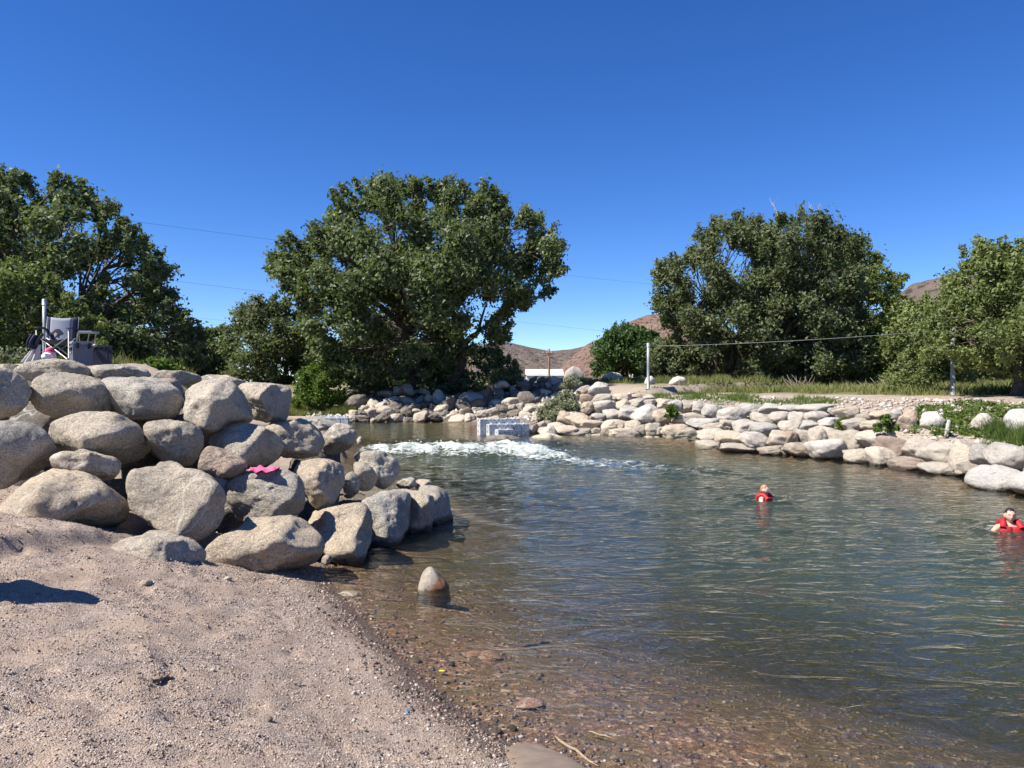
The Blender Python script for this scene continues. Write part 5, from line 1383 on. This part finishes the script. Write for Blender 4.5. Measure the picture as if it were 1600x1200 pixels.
def leg(p0, p1): return tube_obj('leg', [(np.array([p0, p1]), np.array([tr, tr]))], M['tube_white'], chair, 8)
leg((-.25, -.24, 0), (.25, -.22, .42)); leg((.25, -.24, 0), (-.25, -.22, .42))
leg((-.25, .24, 0), (.25, .24, .42)); leg((.25, .24, 0), (-.25, .24, .42))
for s in (-1, 1):
    tube_obj('upright', [(np.array([[s*.27, .25, .02], [s*.27, .26, .35], [s*W2, .37, .84]]), np.array([tr, tr, tr]))], M['tube_white'], chair, 8)
    tube_obj('upright', [(np.array([[s*.27, -.24, .0], [s*.27, -.25, .56]]), np.array([tr, tr]))], M['tube_white'], chair, 8)
    sheet('armrest', lambda u, v, s=s: (s*.27+(v-.5)*.07, -.28+.60*u, .58+.03*np.sin(u*np.pi)+.0*v), 8, 3, .016, M['navy'], chair)
    for yy in (-.24, .25):
        bm = bmesh.new(); bmesh.ops.create_uvsphere(bm, u_segments=8, v_segments=6, radius=.022, matrix=Matrix.Translation((s*.26, yy, .005)))
        bm_obj('foot', bm, M['black'], chair, True)

# camp table with a light blue top
M['blue_top'] = simple_mat('light_blue_top', (.27, .36, .47), .6, 0, .06, 30)
tp = at(131, 562, 15.6)
tab = empty('camp_table', (tp.x, tp.y, tp.z), 'small folding camp table with a light blue top behind the coolers', 'table', None, math.radians(6))
bm = bmesh.new(); box_bm(bm, (0, 0, .56), (.46, .40, .03)); bm_obj('tabletop', bm, M['blue_top'], tab, False, .008)
for s in (-1, 1):
    for e in (-1, 1):
        tube_obj('leg', [(np.array([[s*.17, e*.16, .54], [s*.13, e*.15, .30], [s*.21, e*.17, 0]]), np.array([.011, .011, .011]))], M['tube_white'], tab, 8)

M['cooler'] = simple_mat('cooler_grey', (.10, .11, .155), .5, 0, .06, 20)
M['cooler_lid'] = simple_mat('cooler_lid', (.20, .215, .25), .5, 0, .06, 20)
M['cooler_dark'] = simple_mat('cooler_dark', (.035, .038, .058), .6, 0, .1, 20)
def cooler(px, py, D, size, rz, body, lid, label, latch=True):
    p = at(px, py, D)
    r = empty('cooler', p, label, 'cooler', None, rz)
    w, d, h = size
    bm = bmesh.new(); box_bm(bm, (0, 0, h*.42), (w, d, h*.84))
    for v in bm.verts:
        if v.co.z < h*.2: v.co.x *= .93; v.co.y *= .93
    bm_obj('body', bm, body, r, False, .015)
    bm = bmesh.new(); box_bm(bm, (0, 0, h*.92), (w*1.05, d*1.05, h*.15)); bm_obj('lid', bm, lid, r, False, .018)
    for s in (-1, 1):
        bm = bmesh.new(); box_bm(bm, (s*(w/2+.004), 0, h*.66), (.02, d*.5, h*.10)); bm_obj('handle_recess', bm, M['black'], r, False, .004)
        bm = bmesh.new(); box_bm(bm, (s*(w/2+.014), 0, h*.73), (.03, d*.6, h*.05)); bm_obj('handle', bm, lid, r, False, .006)
    if latch:
        for s in (-.28, .28):
            bm = bmesh.new(); box_bm(bm, (s*w, -d/2-.018, h*.80), (.045, .022, .10)); bm_obj('latch', bm, M['black'], r, False, .005)
        bm = bmesh.new(); box_bm(bm, (-w/2-.006, 0, h*.52), (.008, d*.30, .022)); bm_obj('label_plate', bm, M['tube_white'], r)
    return r
cooler(127, 571, 14.0, (.34, .30, .44), math.radians(42), M['cooler'], M['cooler_lid'], 'grey hard-sided cooler with a handle on its left face')
cooler(158, 574, 14.7, (.33, .26, .43), math.radians(14), M['cooler_dark'], M['cooler_dark'], 'dark tall cooler box just right of the grey one')
M['cream'] = simple_mat('cream_cloth', (.50, .44, .34), .9, 0, .1, 40)
p = at(145, 540, 14.4)
v, f = rock_unit(888, 3, 8, 10, .15)
props(link('crumpled_cap', np_mesh('crumpled_cap', v*np.array([.07, .06, .04]), f), M['cream'], None, p), 'small cream cloth lying on top of the coolers', 'cloth')

# pale towel draped from the chair's left arm, navy jacket, pink and white bag
M['towel'] = simple_mat('pale_towel', (.52, .49, .50), .95, 0, .06, 30)
M['pink'] = simple_mat('pink_cloth', (.68, .10, .22), .9, 0, .1, 30)
M['white_cloth'] = simple_mat('white_cloth', (.74, .72, .73), .9, 0, .04, 30)
tp = at(54, 566, 14.0)
tw = link('towel', np_mesh('towel', np.zeros((3, 3)), np.array([[0, 1, 2]])), M['towel'])
bpy.data.objects.remove(tw)
def towelf(u, v): # v 0 top .. 1 bottom
    wid = .10+.20*v
    return (tp.x+.06-(.10*v)+(u-.5)*wid, tp.y+.05*np.sin(u*14)*(.3+v)-.10*v, tp.z+.34*(1-v)-.02+.012*np.cos(u*9)*v)
o = sheet('towel', towelf, 40, 16, .012, M['towel'], None); props(o, 'pale grey towel hanging down in folds left of the camp chair', 'towel')
def jackf(u, v):
    return (tp.x+.10+(u-.5)*(.26-.06*v)-.10*v, tp.y-.06+.06*np.sin(u*11)-.05*np.sin(v*3), tp.z+.50-.24*v+.02*np.sin(u*8))
o = sheet('jacket', jackf, 30, 12, .02, M['navy'], None); props(o, 'navy jacket bunched over the arm of the camp chair', 'jacket')
bp2 = at(78, 562, 13.8)
bag = empty('tote_bag', bp2, 'white bag with pink cloth spilling out under the camp chair', 'bag')
v, f = rock_unit(871, 4, 8, 6, .08)
link('body', np_mesh('body', v*np.array([.14, .11, .10])+np.array([0, 0, .05]), f), M['white_cloth'], bag)
v, f = rock_unit(872, 4, 8, 6, .3)
link('cloth', np_mesh('cloth', v*np.array([.095, .09, .06])+np.array([.02, 0, .17]), f), M['pink'], bag)
tube_obj('handle', [(np.stack([.12*np.cos(np.linspace(.1, 2.2, 12)), np.full(12, -.115), .04+.11*np.sin(np.linspace(.1, 2.2, 12))], 1), np.full(12, .010))], M['pink'], bag, 6)
# pink cloth on the boulder
pc = at(413, 729, 10.75)
def pcf(u, v):
    n = vnoise(np.stack([u*5, v*4, u*0+2], 1), 61)
    return (pc.x+(u-.5)*.34+.02*np.sin(v*9), pc.y-.02+(v-.5)*.26, pc.z-.05+.035*np.sin(np.clip(v, 0, 1)*np.pi)+.036*n+.010*np.sin(u*15+v*4))
o = sheet('pink_cloth', pcf, 34, 24, .012, M['pink'], None); props(o, 'crumpled pink cloth lying on the egg-shaped boulder', 'cloth')

# ------------------------------------------------------------------ swimmers
M['skin'] = simple_mat('skin', (.55, .335, .245), .5, 0, .08, 25)
M['skin_pale'] = simple_mat('skin_pale', (.66, .44, .35), .5, 0, .06, 25)
M['hair_dark'] = simple_mat('hair_dark', (.016, .012, .010), .5, 0, .3, 90, .5, .004)
M['hair_blond'] = simple_mat('hair_blond', (.30, .185, .09), .55, 0, .3, 90, .5, .004)
M['vest_red'] = simple_mat('vest_red', (.36, .010, .016), .65, 0, .2, 30, .5, .004)
M['vest_black'] = simple_mat('vest_strap', (.012, .012, .014), .6, 0, .2, 40)
M['eye_white'] = simple_mat('eye_white', (.75, .73, .70), .3, 0, .02, 20)
M['lip'] = simple_mat('lip', (.42, .16, .13), .5, 0, .05, 30)

def capsule(bm, pts, rads, seg=12):
    v, f = tubes_np([(np.array(pts, float), np.array(rads, float))], seg)
    vs = [bm.verts.new(tuple(p)) for p in v]
    for q in f: bm.faces.new([vs[i] for i in q])
    for p, r in ((pts[0], rads[0]), (pts[-1], rads[-1])):
        bmesh.ops.create_icosphere(bm, subdivisions=2, radius=r, matrix=Matrix.Translation(p))

def head_np(s):
    d, f = ico(4)
    x, y, z = d[:, 0].copy(), d[:, 1].copy(), d[:, 2].copy()     # face looks to -y
    X, Y, Z = x*.074, y*.092, z*.112
    low = sstep(-.1, -.9, z)
    X *= 1-.34*low; Y = Y*(1-.18*low)-.014*low                      # jaw
    front = sstep(0.1, .9, -y)
    g = lambda cx, cz, sx, sz: np.exp(-((x-cx)/sx)**2-((z-cz)/sz)**2)*front
    Y -= .024*g(0, -.14, .13, .20)+.010*g(0, .10, .10, .18)         # nose and bridge
    Y -= .008*(g(-.3, .25, .28, .08)+g(.3, .25, .28, .08))          # brow
    Y += .012*(g(-.36, .06, .17, .11)+g(.36, .06, .17, .11))        # eye sockets
    Y -= .008*g(0, -.47, .24, .08); Y += .005*g(0, -.60, .3, .06)
    Y -= .012*g(0, -.82, .25, .16)                                   # chin
    for e in (-1, 1):
        ear = np.exp(-((y-.12)/.20)**2-((z+.05)/.26)**2)*sstep(.75, .95, e*x)
        X += e*.020*ear
    return np.stack([X, Y, Z], 1)*s, f

def swimmer(px, wy, face, scale, skin, hair, label, arms, hairlen):
    D = CAM_Z*FPX/(wy-600)
    base = Vector(((px-800)/FPX*D, D, 0.0))
    base.z = -.065*scale
    root = empty('person', base, label, 'person', None, face)
    s = scale
    bm = bmesh.new()
    # torso, neck (shoulders at .16 above water)
    for k, (w, d_, z) in enumerate([(.15, .10, -.42), (.15, .10, -.25), (.155, .105, -.10), (.15, .10, .04), (.12, .085, .12)]):
        pass
    capsule(bm, [(0, 0, -.45*s), (0, 0, -.2*s), (0, 0, .03*s)], [.105*s, .11*s, .105*s], 14)
    capsule(bm, [(-.135*s, 0, .09*s), (0, .01*s, .11*s), (.135*s, 0, .09*s)], [.055*s, .075*s, .055*s], 12)
    capsule(bm, [(0, .012*s, .10*s), (0, .0, .20*s)], [.052*s, .046*s], 12)
    for sgn, (el, wr, tip) in arms.items():
        sh = np.array([sgn*.165, 0, .085])*s; el = np.array(el)*s; wr = np.array(wr)*s; tip = np.array(tip)*s
        capsule(bm, [tuple(sh), tuple((sh+el)/2), tuple(el)], [.05*s, .043*s, .036*s], 10)
        capsule(bm, [tuple(el), tuple((el+wr)/2), tuple(wr)], [.036*s, .034*s, .024*s], 10)
        dirv = (tip-wr); L = np.linalg.norm(dirv); dirv /= L
        side = np.cross(dirv, [0, 0, 1]); side /= np.linalg.norm(side)+1e-6
        pal = wr+dirv*L*.5
        for o_ in (-.022, 0, .022): capsule(bm, [tuple(wr), tuple(pal+side*o_*s)], [.017*s, .014*s], 8)
        for q, (o_, ln) in enumerate(((-.032, .40), (-.011, .50), (.011, .47), (.032, .36))):
            b0 = pal+side*o_*s; b1 = b0+dirv*L*ln*.55+side*o_*.25*s; b2 = b0+dirv*L*ln+side*o_*.35*s-np.array([0, 0, .010])*s
            capsule(bm, [tuple(b0), tuple(b1), tuple(b2)], [.0095*s, .009*s, .0075*s], 6)
        th0 = wr+dirv*L*.15+side*(-.02)*s; th1 = th0+dirv*L*.25+side*(-.04)*s; th2 = th1+dirv*L*.2+side*(-.012)*s
        capsule(bm, [tuple(th0), tuple(th1), tuple(th2)], [.012*s, .0105*s, .009*s], 6)
    # legs treading water below
    for sgn in (-1, 1):
        capsule(bm, [(sgn*.08*s, 0, -.45*s), (sgn*.11*s, -.22*s, -.72*s)], [.08*s, .055*s], 10)
        capsule(bm, [(sgn*.11*s, -.22*s, -.72*s), (sgn*.10*s, .05*s, -1.05*s)], [.052*s, .035*s], 10)
        capsule(bm, [(sgn*.10*s, .05*s, -1.05*s), (sgn*.10*s, -.08*s, -1.12*s)], [.035*s, .03*s], 8)
    hv, hf = head_np(s*1.0)
    hz = .278*s
    hv = hv+np.array([0, -.012*s, hz])
    vs = [bm.verts.new(tuple(p)) for p in hv]
    for q in hf: bm.faces.new([vs[i] for i in q])
    body = bm_obj('body', bm, skin, root, True)
    md = body.modifiers.new('remesh', 'REMESH'); md.mode = 'VOXEL'; md.voxel_size = .0075*s; md.use_smooth_shade = True
    sm = body.modifiers.new('smooth', 'SMOOTH'); sm.factor = .5; sm.iterations = 2
    # hair cap
    d, f = ico(4)
    hairm = (d[:, 2] > .28-.25*hairlen*sstep(-.2, .5, d[:, 1])-.9*sstep(0.0, .6, d[:, 1])) & ~((d[:, 1] < -.55) & (d[:, 2] < .62))
    keep = hairm[f].all(1)
    u_, inv = np.unique(f[keep], return_inverse=True)
    hp = d[u_]*np.array([.080, .098, .118])*s*(1+.05*vnoise(d[u_]*6, 5))[:, None]+np.array([0, -.010*s, hz+.004*s])
    o = link('hair', np_mesh('hair', hp, inv.reshape(-1, 3)), hair, root)
    md = o.modifiers.new('solid', 'SOLIDIFY'); md.thickness = .012*s
    for e in (-1, 1):
        bm = bmesh.new(); bmesh.ops.create_uvsphere(bm, u_segments=10, v_segments=8, radius=.0125*s, matrix=Matrix.Translation((e*.027*s, -.083*s, hz+.008*s)))
        ey = bm_obj('eye', bm, M['eye_white'], root, True)
        bm = bmesh.new(); bmesh.ops.create_uvsphere(bm, u_segments=8, v_segments=6, radius=.0070*s, matrix=Matrix.Translation((e*.027*s, -.0915*s, hz+.008*s)))
        bm_obj('iris', bm, M['hair_dark'], ey, True)
        bm = bmesh.new(); box_bm(bm, (e*.028*s, -.093*s, hz+.031*s), (.034*s, .012*s, .008*s)); bm_obj('eyebrow', bm, hair, root, True, .003*s)
    bm = bmesh.new(); bmesh.ops.create_uvsphere(bm, u_segments=12, v_segments=6, radius=1, matrix=Matrix.Translation((0, -.087*s, hz-.054*s)) @ Matrix.Diagonal((.023*s, .010*s, .007*s, 1)))
    bm_obj('mouth', bm, M['lip'], root, True)
    # life vest: two front panels, back panel, collar, belt and buckle
    def panel(name, x0, x1, front, z0, z1, parent, mat):
        sg = -1 if front else 1
        def fn(u, v):
            x = x0+(x1-x0)*u
            puff = .035*np.sin(np.pi*np.clip(u, 0, 1))**.5*np.sin(np.pi*np.clip(v, .02, .98))**.5
            taper = 1-.18*v
            return (x*1.14*taper*s, sg*(.112+puff-.25*(x**2)*3)*s, (z0+(z1-z0)*v)*s)
        o = sheet(name, fn, 10, 10, .045*s, mat, parent)
        bv = o.modifiers.new('bevel', 'BEVEL'); bv.width = .012*s; bv.segments = 2
        return o
    vest = panel('life_vest', -.165, -.008, True, -.30, .125, root, M['vest_red'])
    panel('panel', .008, .165, True, -.30, .125, vest, M['vest_red'])
    panel('panel', -.17, .17, False, -.30, .17, vest, M['vest_red'])
    for e in (-1, 1):
        a = np.linspace(0, 1, 9)
        pts = np.stack([e*(.125-.025*np.sin(a*np.pi)), -.135+.26*a, .10+.085*np.sin(a*np.pi)], 1)*s
        tube_obj('shoulder_strap', [(pts, np.full(9, .045*s))], M['vest_red'], vest, 10)
        sheet('side_strap', lambda u, v, e=e: (e*(.172+0*u)*s, (-.10+.2*u)*s, (-.10+.16*v)*s), 3, 3, .016*s, M['vest_black'], vest)
    a = np.linspace(.15*np.pi, .85*np.pi, 12)
    tube_obj('collar', [(np.stack([.105*np.cos(a), .02+.095*np.sin(a), .17+.02*np.sin(a)], 1)*s, np.full(12, .034*s))], M['vest_red'], vest, 10)
    a = np.linspace(0, 2*np.pi, 28)
    tube_obj('belt', [(np.stack([.178*np.cos(a), .158*np.sin(a), np.full(28, .0)], 1)*s, np.full(28, .012*s))], M['vest_black'], vest, 6)
    bm = bmesh.new(); box_bm(bm, (0, -.172*s, .0), (.05*s, .022*s, .035*s)); bm_obj('buckle', bm, M['vest_black'], vest, False, .004*s)
    return root
swimmer(1194, 781, math.radians(48), 1.0, M['skin_pale'], M['hair_blond'], 'fair-haired child in a red life vest swimming in mid river', {-1: ((-.27, -.10, -.04), (-.30, -.28, -.03), (-.30, -.40, -.03)), 1: ((.27, -.14, .0), (.31, -.30, .035), (.32, -.43, .02))}, .6)
swimmer(1578, 827, math.radians(-18), 1.12, M['skin'], M['hair_dark'], 'dark-haired boy in a red life vest swimming at the right picture edge', {-1: ((-.30, -.12, -.02), (-.42, -.22, -.06), (-.50, -.28, -.08)), 1: ((.28, -.12, -.02), (.38, -.25, -.07), (.42, -.36, -.09))}, .3)

# ------------------------------------------------------------------ foam thrown up by the rapid
rf = np.random.default_rng(140)
n = 450
x = rf.uniform(-5.2, 2.2, n); y = 27.0+.10*(x+2)+rf.normal(size=n)*.75
dens = sstep(-5.4, -3.5, x)*sstep(2.4, .5, x)
m = rf.random(n) < dens
x, y = x[m], y[m]
z = water_level(x, y)+.18+np.abs(rf.normal(size=len(x)))*.13*np.exp(-((y-27.2-.1*(x+2))/.8)**2)
M['foam'] = simple_mat('foam', (.62, .65, .64), .8, 0, .03, 10)
pebbles('foam', np.stack([x, y, z], 1), .008+.03*rf.random(len(x))**3, M['foam'], 141, 'white spray thrown up along the rapid', .8, 1)
